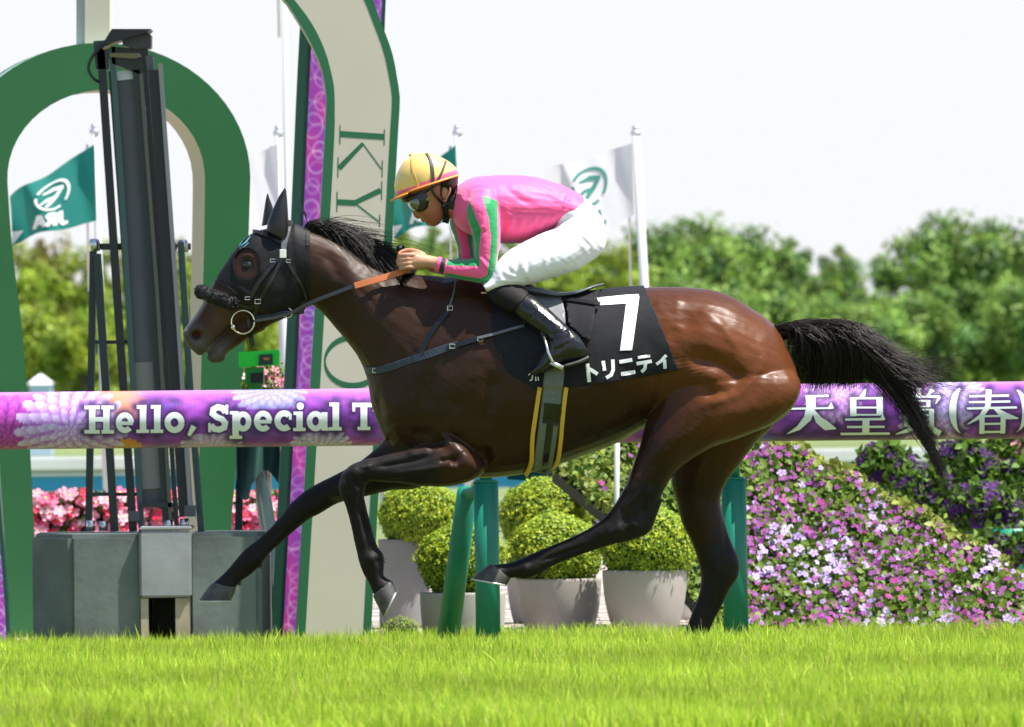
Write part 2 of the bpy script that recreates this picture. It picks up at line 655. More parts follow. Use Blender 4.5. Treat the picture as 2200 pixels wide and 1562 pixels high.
def blades(n, xr, yr, h0, h1, w0, w1, zf, dens=None):
    x = rng.uniform(*xr, n); y = rng.uniform(*yr, n)
    z = np.array([zf(v) for v in y])
    h = rng.uniform(h0, h1, n)
    # taller and shorter tussocks
    tus = np.sin(x * 7.3 + np.sin(y * 5.1) * 2) * np.sin(y * 6.1 + np.sin(x * 3.3) * 2)
    h *= 1 + 0.14 * tus
    h *= np.where(rng.random(n) < 0.02, 1.4, 1.0)
    w = rng.uniform(w0, w1, n) * np.where(rng.random(n) < 0.03, 1.7, 1.0)
    a = rng.uniform(0, 2 * np.pi, n)
    lean = rng.normal(0, 0.32, n) + 0.1
    la = rng.uniform(0, 2 * np.pi, n)
    lx, ly = np.cos(la) * lean * h, np.sin(la) * lean * h
    wx, wy = np.cos(a) * w / 2, np.sin(a) * w / 2
    p = np.empty((n, 5, 3))
    p[:, 0] = np.stack([x - wx, y - wy, z], 1); p[:, 1] = np.stack([x + wx, y + wy, z], 1)
    p[:, 2] = np.stack([x + lx * .35 - wx * .85, y + ly * .35 - wy * .85, z + h * .55], 1)
    p[:, 3] = np.stack([x + lx * .35 + wx * .85, y + ly * .35 + wy * .85, z + h * .55], 1)
    p[:, 4] = np.stack([x + lx, y + ly, z + h * np.sqrt(np.clip(1 - lean ** 2 * .5, .3, 1))], 1)
    b = (np.arange(n) * 5)[:, None]
    F = np.concatenate([b + np.array([0, 1, 3]), b + np.array([0, 3, 2]), b + np.array([2, 3, 4])])
    hue = rng.random(n)[:, None]
    patch = (0.5 + 0.5 * np.sin(x * 2.1 + 1 + np.sin(y * 2.9)) * np.sin(y * 1.7 + np.sin(x * 3.7)) + .25 * np.sin(x * 9 + y * 5))[:, None]
    c = np.array([.265, .45, .03]) * (1 - hue) + np.array([.56, .665, .07]) * hue
    dry = rng.random(n)[:, None] < 0.05
    c = np.where(dry, np.array([.55, .50, .16]), c)
    c = c * (0.8 + 0.35 * patch)
    cc = np.repeat(c[:, None, :], 5, 1)
    return p.reshape(-1, 3), F, cc.reshape(-1, 3)


g0 = blades(420, (-2.35, 2.35), (-3.2, -1.4), .08, .125, .006, .011, turf_height)
g1 = blades(270000, (-3.0, 3.0), (-11.2, -1.1), .06, .105, .0026, .0058, turf_height)
g2 = blades(44000, (-3.2, 3.2), (-1.1, 8.5), .06, .10, .004, .007, turf_height)
G_ = [g0, g1, g2]; of = np.cumsum([0] + [len(g[0]) for g in G_])
V = np.concatenate([g[0] for g in G_]); F = np.concatenate([g[1] + o for g, o in zip(G_, of)]); c = np.concatenate([g[2] for g in G_])
tag(obj('grass', V, F, M['grass'], smooth=False, cols=c), 'sunlit yellow green grass blades of the turf track', None, None, 'stuff')


# ------------------------------------------------------------------ leaves and flowers
def leaves(pts, nor, size, spread=0.6, cols=None, thin=0.55):
    """one folded leaf (two triangles each side of the midrib) per point"""
    n = len(pts)
    N = nor + rng.normal(0, spread, (n, 3))
    N /= np.linalg.norm(N, axis=1, keepdims=True)
    T = np.cross(N, rng.normal(0, 1, (n, 3))); T /= np.linalg.norm(T, axis=1, keepdims=True)
    B = np.cross(N, T)
    s = (np.asarray(size) * rng.uniform(.7, 1.3, n))[:, None]
    p = np.empty((n, 4, 3))
    p[:, 0] = pts; p[:, 1] = pts + T * s * .55 + B * s * thin * .5 + N * s * .12
    p[:, 2] = pts + T * s * 1.1; p[:, 3] = pts + T * s * .55 - B * s * thin * .5 + N * s * .12
    b = (np.arange(n) * 4)[:, None]
    F = np.concatenate([b + np.array([0, 1, 2]), b + np.array([0, 2, 3])])
    c = None if cols is None else np.repeat(cols[:, None, :], 4, 1).reshape(-1, 3)
    return p.reshape(-1, 3), F, c


def sph(n):
    v = rng.normal(0, 1, (n, 3))
    return v / np.linalg.norm(v, axis=1, keepdims=True)


M['leaf'] = mat('leaves', (0.06, 0.12, 0.02), 0.5, spec=0.3, vcol=True, trans=0.35)
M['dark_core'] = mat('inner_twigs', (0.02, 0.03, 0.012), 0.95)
FLOWER_COL = {'mauve': (0.29, 0.06, 0.29), 'magenta': (0.38, 0.045, 0.24), 'plum': (0.23, 0.045, 0.22), 'lilac': (0.46, 0.32, 0.66),
              'white_lilac': (0.56, 0.46, 0.74), 'deep_violet': (0.032, 0.008, 0.06), 'violet': (0.095, 0.02, 0.16),
              'pink': (0.80, 0.16, 0.30), 'rose': (0.85, 0.36, 0.46), 'red': (0.65, 0.03, 0.08), 'blush': (0.9, 0.66, 0.68)}
for k, v in FLOWER_COL.items(): M['f_' + k] = mat('petal_' + k, v, 0.55, spec=0.2, trans=0.25, noise=(40, .85, 1.1))
M['f_throat'] = mat('flower_throat', (0.20, 0.05, 0.16), 0.6)
M['f_eye'] = mat('flower_eye', (0.75, 0.6, 0.1), 0.6)


def flower_mesh(name, m, r=0.03, eye='f_eye', dark=None):
    V, F, mi = [], [], []
    V.append((0, 0, 0))
    for k in range(5):
        a = 2 * math.pi * k / 5
        for (da, rr, zz) in ((-.58, .72, .16), (-.25, 1.02, .10), (.25, 1.02, .10), (.58, .72, .16)):
            V.append((r * rr * math.cos(a + da), r * rr * math.sin(a + da), r * zz + r * .15 * ((k * 7) % 3 - 1) * .4))
        b = 1 + 4 * k
        F += [(0, b, b + 1), (0, b + 1, b + 2), (0, b + 2, b + 3)]; mi += [0, 0, 0]
    b = len(V)
    for k in range(5):
        a = 2 * math.pi * k / 5
        V.append((r * .2 * math.cos(a), r * .2 * math.sin(a), r * .12))
    F.append(tuple(range(b, b + 5))); mi.append(1)
    me = bpy.data.meshes.new(name); me.from_pydata(V, [], F); me.update()
    me.materials.append(m); me.materials.append(M[eye])
    me.polygons.foreach_set('material_index', mi)
    return me


FM = {k: flower_mesh('flower_' + k, M['f_' + k], eye='f_eye' if k in ('pink', 'rose') else ('f_deep_violet' if 'violet' in k else 'f_throat')) for k in FLOWER_COL}


def flower(parent, pos, normal, key, s=1.0):
    o = bpy.data.objects.new('flower', FM[key]); COL.objects.link(o)
    n = Vector(normal).normalized()
    q = n.to_track_quat('Z', 'Y')
    o.parent = parent
    o.matrix_parent_inverse = Matrix.Translation(-parent_loc(parent))
    o.location = pos; o.rotation_euler = (q @ Matrix.Rotation(random.uniform(0, 6.28), 3, 'Z').to_quaternion()).to_euler()
    o.scale = (s, s, s)
    return o


# ------------------------------------------------------------------ trees far behind
def crown_mesh(name, seed, n_clump, n_leaf, tint, asp):
    r = np.random.default_rng(seed)
    d = r.normal(0, 1, (n_clump, 3)); d /= np.linalg.norm(d, axis=1, keepdims=True)
    rad = r.uniform(.35, .95, n_clump) ** .6
    cen = d * rad[:, None] * np.array([.74, .74, .86 * asp])
    cr = r.uniform(.12, .34, n_clump)
    ci = r.integers(0, n_clump, n_leaf)
    nd = r.normal(0, 1, (n_leaf, 3)); nd /= np.linalg.norm(nd, axis=1, keepdims=True)
    pts = cen[ci] + nd * cr[ci][:, None] * r.uniform(.6, 1.08, n_leaf)[:, None]
    tone = r.uniform(.5, 1.5, n_clump)[ci][:, None] * r.uniform(.75, 1.25, (n_leaf, 1))
    warm = r.random(n_clump)[ci][:, None]
    base = np.array(tint[0]) * (1 - warm) + np.array(tint[1]) * warm
    return leaves(pts, nd + np.array([0, 0, .3]), np.full(n_leaf, .085), .55, base * tone, .85)


M['bark'] = mat('bark', (0.12, 0.10, 0.08), 0.95, noise=(12, .6, 1.3), bump=(20, .6, .02))
DARK = ((.080, .180, .050), (.25, .37, .065))
LIME = ((.16, .27, .03), (.33, .40, .04))
RUST = ((.20, .15, .06), (.27, .22, .05))
CROWNS = []
for kind, tint in (('dark', DARK), ('lime', LIME), ('rust', RUST)):
    for s in range(4 if kind != 'rust' else 1):
        asp = (1.15, 1.45, 1.8, 2.2)[s]
        V, F, c = crown_mesh('crown', 31 + s + 7 * len(kind), int(50 * asp), int(5200 * asp), tint, asp)
        me = fast_mesh('crown_' + kind, V, F)
        a = me.color_attributes.new('col', 'FLOAT_COLOR', 'POINT')
        cc = np.ones((len(V), 4), np.float32); cc[:, :3] = c
        a.data.foreach_set('color', cc.ravel()); me.materials.append(M['leaf'])
        CROWNS.append((kind, asp, me))


def trunk_mb(H, r0):
    mb = MB()
    mb.tube([(0, 0, 0), (.03 * H, 0, .25 * H), (0, .02 * H, .5 * H), (.02 * H, 0, .8 * H)], [r0, r0 * .8, r0 * .55, r0 * .15], 8)
    for k in range(5):
        a = k * 1.3
        z = (.28 + .09 * k) * H
        mb.tube([(.01, 0, z), (.14 * H * math.cos(a), .14 * H * math.sin(a), z + .12 * H), (.26 * H * math.cos(a), .26 * H * math.sin(a), z + .2 * H)],
                [r0 * .4, r0 * .25, r0 * .08], 6)
    return mb


TR = trunk_mb(1.0, 0.035).build('trunk', M['bark']); TRM = TR.data; bpy.data.objects.remove(TR)
tree_i = 0


def tree(px, py_top, r_px, Y, kind, label):
    """a tree whose crown top is at (px, py_top) and whose crown is r_px wide on each side"""
    global tree_i
    base = P(px, 850, Y); base.z = GZ
    H = P(px, py_top, Y).z - GZ
    R = r_px * (CAM_D + Y) / FPX * (1.45 if kind == 'dark' else 1.6)
    e = empty('tree', base)
    tag(e, label, 'tree', 'trees of the wood behind the course')
    t = bpy.data.objects.new('trunk', TRM); COL.objects.link(t); t.parent = e; t.scale = (H, H, H * .9)
    ka, asp, cm = min((q for q in CROWNS if q[0] == kind), key=lambda q: abs(q[1] - H * .5 / R) + random.uniform(0, .5))
    c = bpy.data.objects.new('crown', cm); COL.objects.link(c); c.parent = e
    hz = H * .515
    c.location = (0, 0, H * 1.03 - hz); c.scale = (R, R, hz / asp); c.rotation_euler = (0, 0, random.uniform(0, 6.28))
    tree_i += 1
    return e


TREES = [
 (1345, 520, 60, 390, 'dark', 'dark green tree directly behind the white flagpole above the saddle cloth'),
 (1425, 462, 95, 380, 'dark', 'tall rounded dark green tree just right of the white flagpole'),
 (1520, 444, 95, 385, 'dark', 'tallest dark green tree above the croup of the horse'),
 (1625, 468, 85, 392, 'dark', 'dark green tree whose top steps down towards the gap in the wood'),
 (1712, 497, 66, 400, 'dark', 'narrow dark green tree left of the small notch in the treeline'),
 (1800, 514, 62, 384, 'dark', 'pointed dark green tree between the notch and the low gap in the wood'),
 (1872, 610, 70, 378, 'dark', 'low dark tree filling the foot of the gap in the treeline'),
 (1958, 488, 80, 390, 'dark', 'dark green tree on the right bank of the gap in the treeline'),
 (2062, 436, 100, 384, 'dark', 'broad domed dark green tree above the flowing tail'),
 (2168, 452, 92, 388, 'dark', 'dark green tree cut by the right edge of the photo'),
 (1450, 585, 92, 345, 'dark', 'shorter dark tree in front of the wood, just above the loins of the horse'),
 (1555, 595, 92, 340, 'dark', 'shorter dark tree in front of the wood, above the point of the croup'),
 (1660, 610, 90, 338, 'dark', 'shorter dark tree in front of the wood, above the root of the tail'),
 (1765, 620, 92, 342, 'dark', 'shorter dark tree in front of the wood, behind the rise of the tail'),
 (1880, 650, 95, 336, 'dark', 'shorter dark tree in front of the wood, below the sky gap'),
 (1995, 610, 95, 340, 'dark', 'shorter dark tree in front of the wood, above the tail wisps'),
 (2110, 600, 98, 344, 'dark', 'shorter dark tree in front of the wood, above the white bracket on the rail'),
 (2205, 580, 80, 338, 'dark', 'shorter dark tree in front of the wood at the right edge'),
 (880, 470, 60, 280, 'lime', 'yellow green tree seen between the beige arch leg and the sleeve'),
 (945, 468, 66, 290, 'dark', 'mid green tree seen under the chin of the jockey'),
 (1010, 490, 66, 284, 'lime', 'yellow green tree seen past the far sleeve of the jockey'),
 (1090, 488, 66, 288, 'dark', 'mid green tree seen in the gap between sleeve and breeches'),
 (1170, 500, 66, 282, 'lime', 'yellow green tree hidden behind the white breeches'),
 (1250, 505, 66, 286, 'lime', 'yellow green tree seen below the seat of the white breeches'),
 (1325, 508, 66, 276, 'lime', 'bright yellow green tree left of the white flagpole'),
 (30, 500, 70, 270, 'lime', 'yellow green tree beside the left leg of the green arch'),
 (105, 505, 62, 285, 'rust', 'russet tinged tree below the waving green flag'),
 (160, 520, 66, 262, 'lime', 'yellow green tree left of the finish camera tower'),
 (250, 505, 66, 280, 'lime', 'yellow green tree behind the finish camera tower'),
 (395, 500, 60, 275, 'lime', 'yellow green tree seen inside the right leg of the green arch'),
 (330, 515, 60, 282, 'dark', 'mid green tree behind the grey panel of the camera tower'),
 (540, 600, 66, 278, 'lime', 'yellow green tree seen below the jaw of the horse'),
 (610, 585, 60, 290, 'dark', 'mid green tree behind the violet banner post'),
]
for t in TREES: tree(*t)
for (px, py, r, Y, lab) in [(70, 640, 80, 240, 'low leafy tree in front of the wood, left of the camera tower'), (180, 660, 70, 236, 'low leafy tree in front of the wood, behind the thin left strut of the tower'),
                            (560, 690, 70, 240, 'low leafy tree above the bright green box'), (430, 680, 70, 244, 'low leafy tree hidden behind the right leg of the green arch')]:
    tree(px, py, r, Y, 'lime', lab)

# small white and blue marquee far left
tq = empty('marquee', P(88, 850, 150)); tq.location.z = GZ
tag(tq, 'small white and blue marquee below the yellow green trees at left', 'tent')
k = 190 / FPX
c = Vector(tq.location)
mb = MB(); w, h = 24 * k, P(88, 825, 150).z
mb.box((c.x, c.y, (h + GZ) / 2), (2 * w, 2 * w, h - GZ)); mb.build('wall', mat('marquee_wall', (.45, .6, .75), .7), tq)
mb = MB(); a = P(88, 803, 150).z
mb.add([(c.x - w * 1.15, c.y - w * 1.15, h), (c.x + w * 1.15, c.y - w * 1.15, h), (c.x + w * 1.15, c.y + w * 1.15, h), (c.x - w * 1.15, c.y + w * 1.15, h), (c.x, c.y, a)],
       [(0, 1, 4), (1, 2, 4), (2, 3, 4), (3, 0, 4)]); mb.build('roof', mat('marquee_roof', (.75, .78, .8), .6), tq)

# ------------------------------------------------------------------ far fence: white top rail, green line, blue board
YF = 58
ft = empty('rail_fence', (0, YF, GZ))
tag(ft, 'long low white and blue rail fence beyond the flower beds', 'fence')
M['white_paint'] = mat('white_paint', (.66, .67, .67), .4, noise=(3, .93, 1.03))
M['blue_board'] = mat('blue_board', (.012, .27, .52), .4, noise=(2, .9, 1.1))
M['green_board'] = mat('green_board', (.01, .27, .17), .45)
z = lambda py: P(1100, py, YF).z
mb = MB(); mb.box((0, YF, (z(971) + z(1002)) / 2), (30, .12, z(971) - z(1002))); mb.build('top_rail', M['white_paint'], ft, bevel=.02)
mb = MB(); mb.box((0, YF + .06, (z(1002) + z(1006)) / 2), (30, .06, z(1002) - z(1006))); mb.build('green_rail', M['green_board'], ft)
mb = MB(); mb.box((0, YF, (z(1006) + z(1012)) / 2), (30, .08, z(1006) - z(1012) - .004)); mb.build('lower_rail', M['white_paint'], ft)
mb = MB(); mb.box((0, YF + .02, (z(1012) + z(1047)) / 2), (30, .05, z(1012) - z(1047))); mb.build('blue_board', M['blue_board'], ft)
for i in range(13):
    mb = MB(); x = -7.6 + i * 1.27
    mb.box((x, YF + .12, (z(980) + GZ) / 2), (.07, .07, z(980) - GZ)); mb.build('post', M['white_paint'], ft)

# ------------------------------------------------------------------ flagpoles and flags
M['pole'] = mat('pole_paint', (.50, .51, .53), .4)
M['flag_white'] = mat('flag_white', (.58, .59, .61), .7, trans=.35)
M['flag_green'] = mat('flag_green', (.0, .17, .14), .65, trans=.25)
M['flag_print_green'] = mat('flag_print_green', (.03, .19, .16), .7, trans=.2)
M['flag_print_white'] = mat('flag_print_white', (.75, .77, .76), .7, trans=.2)
M['pole_cap'] = mat('pole_cap', (.55, .57, .6), .3, metal=.6)


def flagpole(x0, y0, x1, y1, r_px, Y, label):
    a, b = P(x0, y0, Y), P(x1, y1, Y)
    t = (a - b) / (a.z - b.z)
    foot = b - t * (b.z - GZ)
    e = empty('flagpole', foot); tag(e, label, 'flagpole', 'white flagpoles behind the course')
    k = (CAM_D + Y) / FPX
    mb = MB(); mb.tube([foot, a], [r_px * k * 1.1, r_px * k * .85], 14); mb.build('pole', M['pole'], e, True)
    mb = MB(); mb.lathe(a, [(0, .035), (.018, .03), (.026, .015), (.018, 0), (.032, -.008), (.032, -.03), (.02, -.035)], 14)
    mb.build('cap', M['pole_cap'], e, True)
    mb = MB(); s = a - t * .22
    mb.tube([s + Vector((-.05, 0, .12)), s + Vector((-.06, 0, 0)), s + Vector((-.05, 0, -.8))], .009, 6); mb.build('halyard', M['pole_cap'], e, True)
    return e


flagpole(203, 276, 222, 830, 8, 24, 'white flagpole behind the finish camera tower')
flagpole(598, 280, 606, 600, 10, 24, 'white flagpole between the green arch and the violet banner')
flagpole(983, 279, 992, 560, 10, 24, 'white flagpole rising behind the yellow helmet')
flagpole(1366, 280, 1384, 616, 11, 24, 'tall white flagpole rising behind the number cloth')
flagpole(611, -200, 616, 600, 5, 40, 'thin tall white mast beside the violet banner')


def flag(name, corners, Y, m, pm, label, art, wave=.10, n=26):
    """corners hoist-top, fly-top, fly-bottom, hoist-bottom in photo pixels; art = polygons in flag units (0..1 from the hoist, 0..1 down)"""
    A, B, C_, D = [Vector((c[0], c[1])) for c in corners]

    def at(u, v):
        t = A.lerp(B, u); b = D.lerp(C_, u)
        q = t.lerp(b, v)
        p = P(q.x, q.y, Y)
        p.y += wave * math.sin(u * 6.5 + v * 1.6) * (0.25 + u) + wave * .5 * math.sin(u * 13 + v * 3) * u
        p.z += .02 * math.sin(u * 9 + v * 2) * u
        return p
    V = [at(i / n, j / n) for j in range(n + 1) for i in range(n + 1)]
    F = [(j * (n + 1) + i, j * (n + 1) + i + 1, (j + 1) * (n + 1) + i + 1, (j + 1) * (n + 1) + i) for j in range(n) for i in range(n)]
    e = empty('flag', at(0, 1)); tag(e, label, 'flag', 'flags flying behind the course')
    obj('cloth', V, F, m, e)
    for part in art:
        decal(part[0], part[1], lambda u, v: at(u, v) + Vector((0, -.006, 0)), pm, e, step=.03)


def emblem(cx, cy, s, sx=1.0):
    """a ring opening at one side with a galloping stroke across, as printed on the flags"""
    out = []
    out.append(stroke([(cx + sx * a * .95, cy + b) for a, b in arc(0, 0, s, s * 1.12, -150, 40, 22)], s * .17))
    out.append(stroke([(cx + sx * a * .95, cy + b) for a, b in arc(0, 0, s, s * 1.12, 62, 190, 18)], s * .17))
    out.append(stroke([(cx - sx * s * .55, cy - s * .42), (cx + sx * s * .05, cy - s * .55), (cx + sx * s * .62, cy - s * .36)], [s * .12, s * .30, s * .26]))
    out.append(stroke([(cx + sx * s * .60, cy - s * .40), (cx + sx * s * .2, cy + s * .12), (cx - sx * s * .12, cy + s * .5), (cx - sx * s * .38, cy + s * .82)], [s * .24, s * .3, s * .26, s * .16]))
    out.append(stroke([(cx + sx * s * .1, cy + s * .14), (cx - sx * s * .3, cy + s * .18), (cx - sx * s * .72, cy + s * .52)], [s * .22, s * .2, s * .12]))
    return out


def jra(cx, cy, w, h, mirror=False):
    sx = -1 if mirror else 1
    q = lambda pts: [(cx + sx * a * w, cy + b * h) for a, b in pts]
    t = w * .13
    out = [stroke(q([(-.26, -.5), (-.26, .25), (-.33, .45), (-.45, .42)]), t)]
    out += [stroke(q([(-.10, .5), (-.10, -.5)]), t), stroke(q([(-.10, -.44), (.04, -.44), (.10, -.28), (.04, -.05), (-.10, -.02)]), t * .9), stroke(q([(-.02, -.02), (.14, .5)]), t)]
    out += [stroke(q([(.18, .5), (.33, -.5)]), t), stroke(q([(.33, -.5), (.48, .5)]), t), stroke(q([(.22, .2), (.44, .2)]), t * .8)]
    return out


G1 = [('flag_emblem', emblem(.50, .40, .20, -1)), ('flag_letters', jra(.52, .80, .42, .22, False)), ('flag_corner', [[(.86, .82), (1.0, .70), (1.0, .98)]])]
flag('flag', [(203, 310), (20, 425), (24, 520), (207, 474)], 23.9, M['flag_green'], M['flag_print_white'], 'waving dark green flag with white ring emblem and mirrored letters, left of the tower', G1)
flag('flag', [(596, 310), (470, 372), (478, 500), (600, 470)], 23.9, M['flag_white'], M['flag_print_green'], 'white flag half hidden behind the right leg of the green arch', [], .08)
flag('flag', [(979, 312), (838, 420), (846, 505), (984, 468)], 23.9, M['flag_green'], M['flag_print_white'], 'dark green flag half hidden behind the yellow helmet', G1)
flag('flag', [(1358, 308), (1170, 370), (1200, 545), (1362, 462)], 23.9, M['flag_white'], M['flag_print_green'], 'white flag with green ring emblem behind the back of the jockey', [('flag_emblem', emblem(.52, .36, .21, -1)), ('flag_letters', jra(.55, .80, .42, .2, False))])
# ------------------------------------------------------------------ winning post arches
M['arch_green'] = mat('arch_green', (.020, .135, .040), .45, noise=(1.5, .9, 1.08))
M['arch_border'] = mat('arch_border', (.012, .12, .045), .45, noise=(1.5, .9, 1.08))
M['arch_beige'] = mat('arch_beige', (.56, .51, .415), .55, noise=(1.2, .94, 1.04))
M['arch_edge'] = mat('arch_edge', (.38, .36, .24), .6)
M['arch_pale_green'] = mat('arch_pale_green', (.22, .36, .27), .55)
M['post_dark_green'] = mat('post_dark_green', (.006, .062, .042), .4)


def resample(pts, n):
    p = np.asarray(catmull(pts, 8))
    d = np.r_[0, np.cumsum(np.linalg.norm(np.diff(p, axis=0), axis=1))]
    t = np.linspace(0, d[-1], n)
    return np.stack([np.interp(t, d, p[:, 0]), np.interp(t, d, p[:, 1])], 1)


def band(name, A, B, Y, back, m, parent, n=60, side_mats=None):
    """slab between two outlines in the plane at depth Y, extruded by the vector back; side_mats = materials of the A and B rims"""
    a, b = resample(A, n), resample(B, n)
    pa = [P(q[0], q[1], Y) for q in a]; pb = [P(q[0], q[1], Y) for q in b]
    d = Vector(back)
    V = pa + pb + [p + d for p in pa] + [p + d for p in pb]
    F, mi = [], []
    for i in range(n - 1):
        F += [(i, i + 1, n + i + 1, n + i), (2 * n + i, 3 * n + i, 3 * n + i + 1, 2 * n + i + 1),
              (i, 2 * n + i, 2 * n + i + 1, i + 1), (n + i, n + i + 1, 3 * n + i + 1, 3 * n + i)]
        mi += [0, 0, 1, 2]
    F += [(0, n, 3 * n, 2 * n), (n - 1, 3 * n - 1, 4 * n - 1, 2 * n - 1)]; mi += [0, 0]
    me = bpy.data.meshes.new(name); me.from_pydata([tuple(v) for v in V], [], F); me.update()
    for q in [m] + (side_mats or [m, m]): me.materials.append(q)
    me.polygons.foreach_set('material_index', mi)
    bm = bmesh.new(); bm.from_mesh(me); bmesh.ops.recalc_face_normals(bm, faces=bm.faces); bm.to_mesh(me); bm.free()
    return link(name, me, None, parent, False)


YA = 10.0
ar = empty('winning_post_arch', P(220, 1354, YA)); ar.location.z = GZ
tag(ar, 'plain dark green horseshoe arch behind the finish camera tower', 'arch')
ell = lambda cx, cy, rx, ry, a0, a1, n: [(cx + rx * math.cos(math.radians(a0 + (a1 - a0) * i / n)), cy - ry * math.sin(math.radians(a0 + (a1 - a0) * i / n))) for i in range(n + 1)]
outer = [(-22, 1420), (-30, 1370), (-80, 800), (-98, 540), (-106, 420)] + ell(215, 382, 323, 290, 180, 0, 22) + [(537, 420), (533, 540), (522, 800), (497, 1130), (482, 1420)]
inner = [(87, 1420), (85, 1370), (55, 800), (27, 540), (18, 420)] + ell(228, 382, 212, 189, 180, 0, 22) + [(440, 420), (438, 540), (432, 800), (425, 1130), (420, 1420)]
band('frame', outer, inner, YA, (-.075, .5, 0), M['arch_green'], ar, 110, [M['arch_pale_green'], M['arch_edge']])
so = [(-34, 1420), (-42, 1370), (-92, 800), (-120, 400)]
mb = MB()
a = [P(182, -260, YA + .1), P(236, -260, YA + .1), P(236, 104, YA + .1), P(182, 104, YA + .1)]
mb.prism(a, (0, .3, 0)); mb.build('crown_support', M['arch_beige'], ar)
mb = MB()
a = [P(164, -260, YA + .12), P(181.5, -260, YA + .12), P(181.5, 106, YA + .12), P(164, 106, YA + .12)]
mb.prism(a, (0, .25, 0)); mb.build('support_edge', mat('pale_grey_metal', (.42, .43, .44), .4), ar)

YK = 7.3
ka = empty('lettered_arch', P(720, 1400, YK)); ka.location.z = GZ
tag(ka, 'beige horseshoe arch with green borders and large green letters reading down', 'arch')
L0 = [(380, -118), (500, -88), (570, -42), (611, 0), (645, 52), (671, 99), (691, 147), (699, 190), (701, 222), (692, 397), (635, 1364), (632, 1420)]
L1 = [(380, -146), (515, -114), (592, -52), (633, 0), (671, 52), (699, 111), (715, 171), (719, 205), (719, 235), (713, 397), (656, 1364), (653, 1420)]
R1 = [(380, -300), (560, -262), (690, -150), (750, -60), (782, 0), (800, 45), (824, 111), (838, 179), (842, 222), (832, 397), (780, 1364), (777, 1420)]
R0 = [(380, -326), (570, -288), (712, -168), (770, -80), (802, 0), (814, 36), (842, 111), (855, 179), (859, 222), (849, 397), (797, 1364), (794, 1420)]
band('face', L1, R1, YK, (-.01, .40, 0), M['arch_beige'], ka, 90)
band('border', L0, L1, YK - .001, (-.01, .41, 0), M['arch_border'], ka, 90, [M['arch_edge'], M['arch_border']])
band('border', R1, R0, YK - .001, (-.01, .41, 0), M['arch_border'], ka, 90, [M['arch_border'], M['arch_green']])
z3 = lambda pts: [(540 + x / 2.5194, y / 2.5194) for x, y in pts]
K = [z3(stroke([(480, 725), (718, 741)], 33)), z3(stroke([(480, 676), (479, 780)], [5, 7])), z3(stroke([(720, 700), (719, 788)], 6)),
     z3(stroke([(603, 778), (474, 912)], [20, 30])), z3(stroke([(600, 772), (704, 915)], 7)), z3(stroke([(470, 852), (468, 962)], 6)), z3(stroke([(709, 868), (708, 960)], 6))]
Yg = [z3(stroke([(466, 1094), (568, 1099)], 32)), z3(stroke([(464, 1038), (463, 1148)], 6)), z3(stroke([(560, 1097), (700, 1030)], [26, 30])),
      z3(stroke([(706, 980), (705, 1082)], 6)), z3(stroke([(566, 1104), (690, 1200)], 8)), z3(stroke([(695, 1162), (694, 1228)], 6))]
O = ring(758, 777, 60, 52, 13, 3.5)
fk = lambda x, y: P(x, y, YK - .0008)
M['letter_green'] = mat('letter_green', (.012, .125, .05), .45)
decal('letter', K, fk, M['letter_green'], ka, 9)
decal('letter', Yg, fk, M['letter_green'], ka, 9)
decal('letter', O, fk, M['letter_green'], ka, 9)

# the violet banner posts behind it
def fbm(x, y, seed=0, oct=4):
    r = np.random.default_rng(seed)
    out = np.zeros_like(x); amp = 1.0
    for o in range(oct):
        for _ in range(3):
            a, b, c = r.normal(0, 1, 2).tolist() + [r.uniform(0, 6.28)]
            out += amp * np.sin(x * a * 2 ** o + y * b * 2 ** o + c + 1.5 * np.sin(y * a * 2 ** o * .7 + c))
        amp *= .55
    return out / 3.5


M['banner'] = mat('banner_print', (.4, .1, .5), .5, vcol=True)


def banner_post(lab, le, w_dark, w_ban, Y, seed):
    e = empty('banner_post', P(le[-1][0], le[-1][1], Y)); e.location.z = GZ
    tag(e, lab, 'banner post')
    A = le; B = [(x + w_dark + w_ban + 8, y) for x, y in le]
    band('post', A, B, Y, (-.01, .35, 0), M['post_dark_green'], e, 30)
    n, m = 520, 18
    a = resample([(x + w_dark, y) for x, y in le], n)
    b = resample([(x + w_dark + w_ban, y) for x, y in le], n)
    V, C_ = [], []
    for i in range(n):
        for j in range(m + 1):
            q = a[i] + (b[i] - a[i]) * j / m
            V.append(P(q[0], q[1], Y - .006)); C_.append((j / m * w_ban, q[1]))
    C_ = np.array(C_)
    F = [(i * (m + 1) + j, i * (m + 1) + j + 1, (i + 1) * (m + 1) + j + 1, (i + 1) * (m + 1) + j) for i in range(n - 1) for j in range(m)]
    f = fbm(C_[:, 0] * .05, C_[:, 1] * .012, seed)[:, None]
    c = np.array([.33, .05, .48]) + np.clip(f, 0, 1) * np.array([.30, -.01, -.05]) + np.clip(-f - .3, 0, 1) * np.array([-.22, .05, .1])
    r = np.random.default_rng(seed)
    for y0 in np.arange(-250, 1400, 26):
        cx, rr = r.uniform(.2, .8) * w_ban, r.uniform(12, 24)
        d = np.abs(np.hypot(C_[:, 0] - cx, (C_[:, 1] - y0) * .8) - rr)
        c += np.exp(-(d / 2.2) ** 2)[:, None] * np.array([.22, .22, .24]) * r.uniform(.4, 1)
    obj('banner', V, F, M['banner'], e, False, cols=np.clip(c, .01, .9))


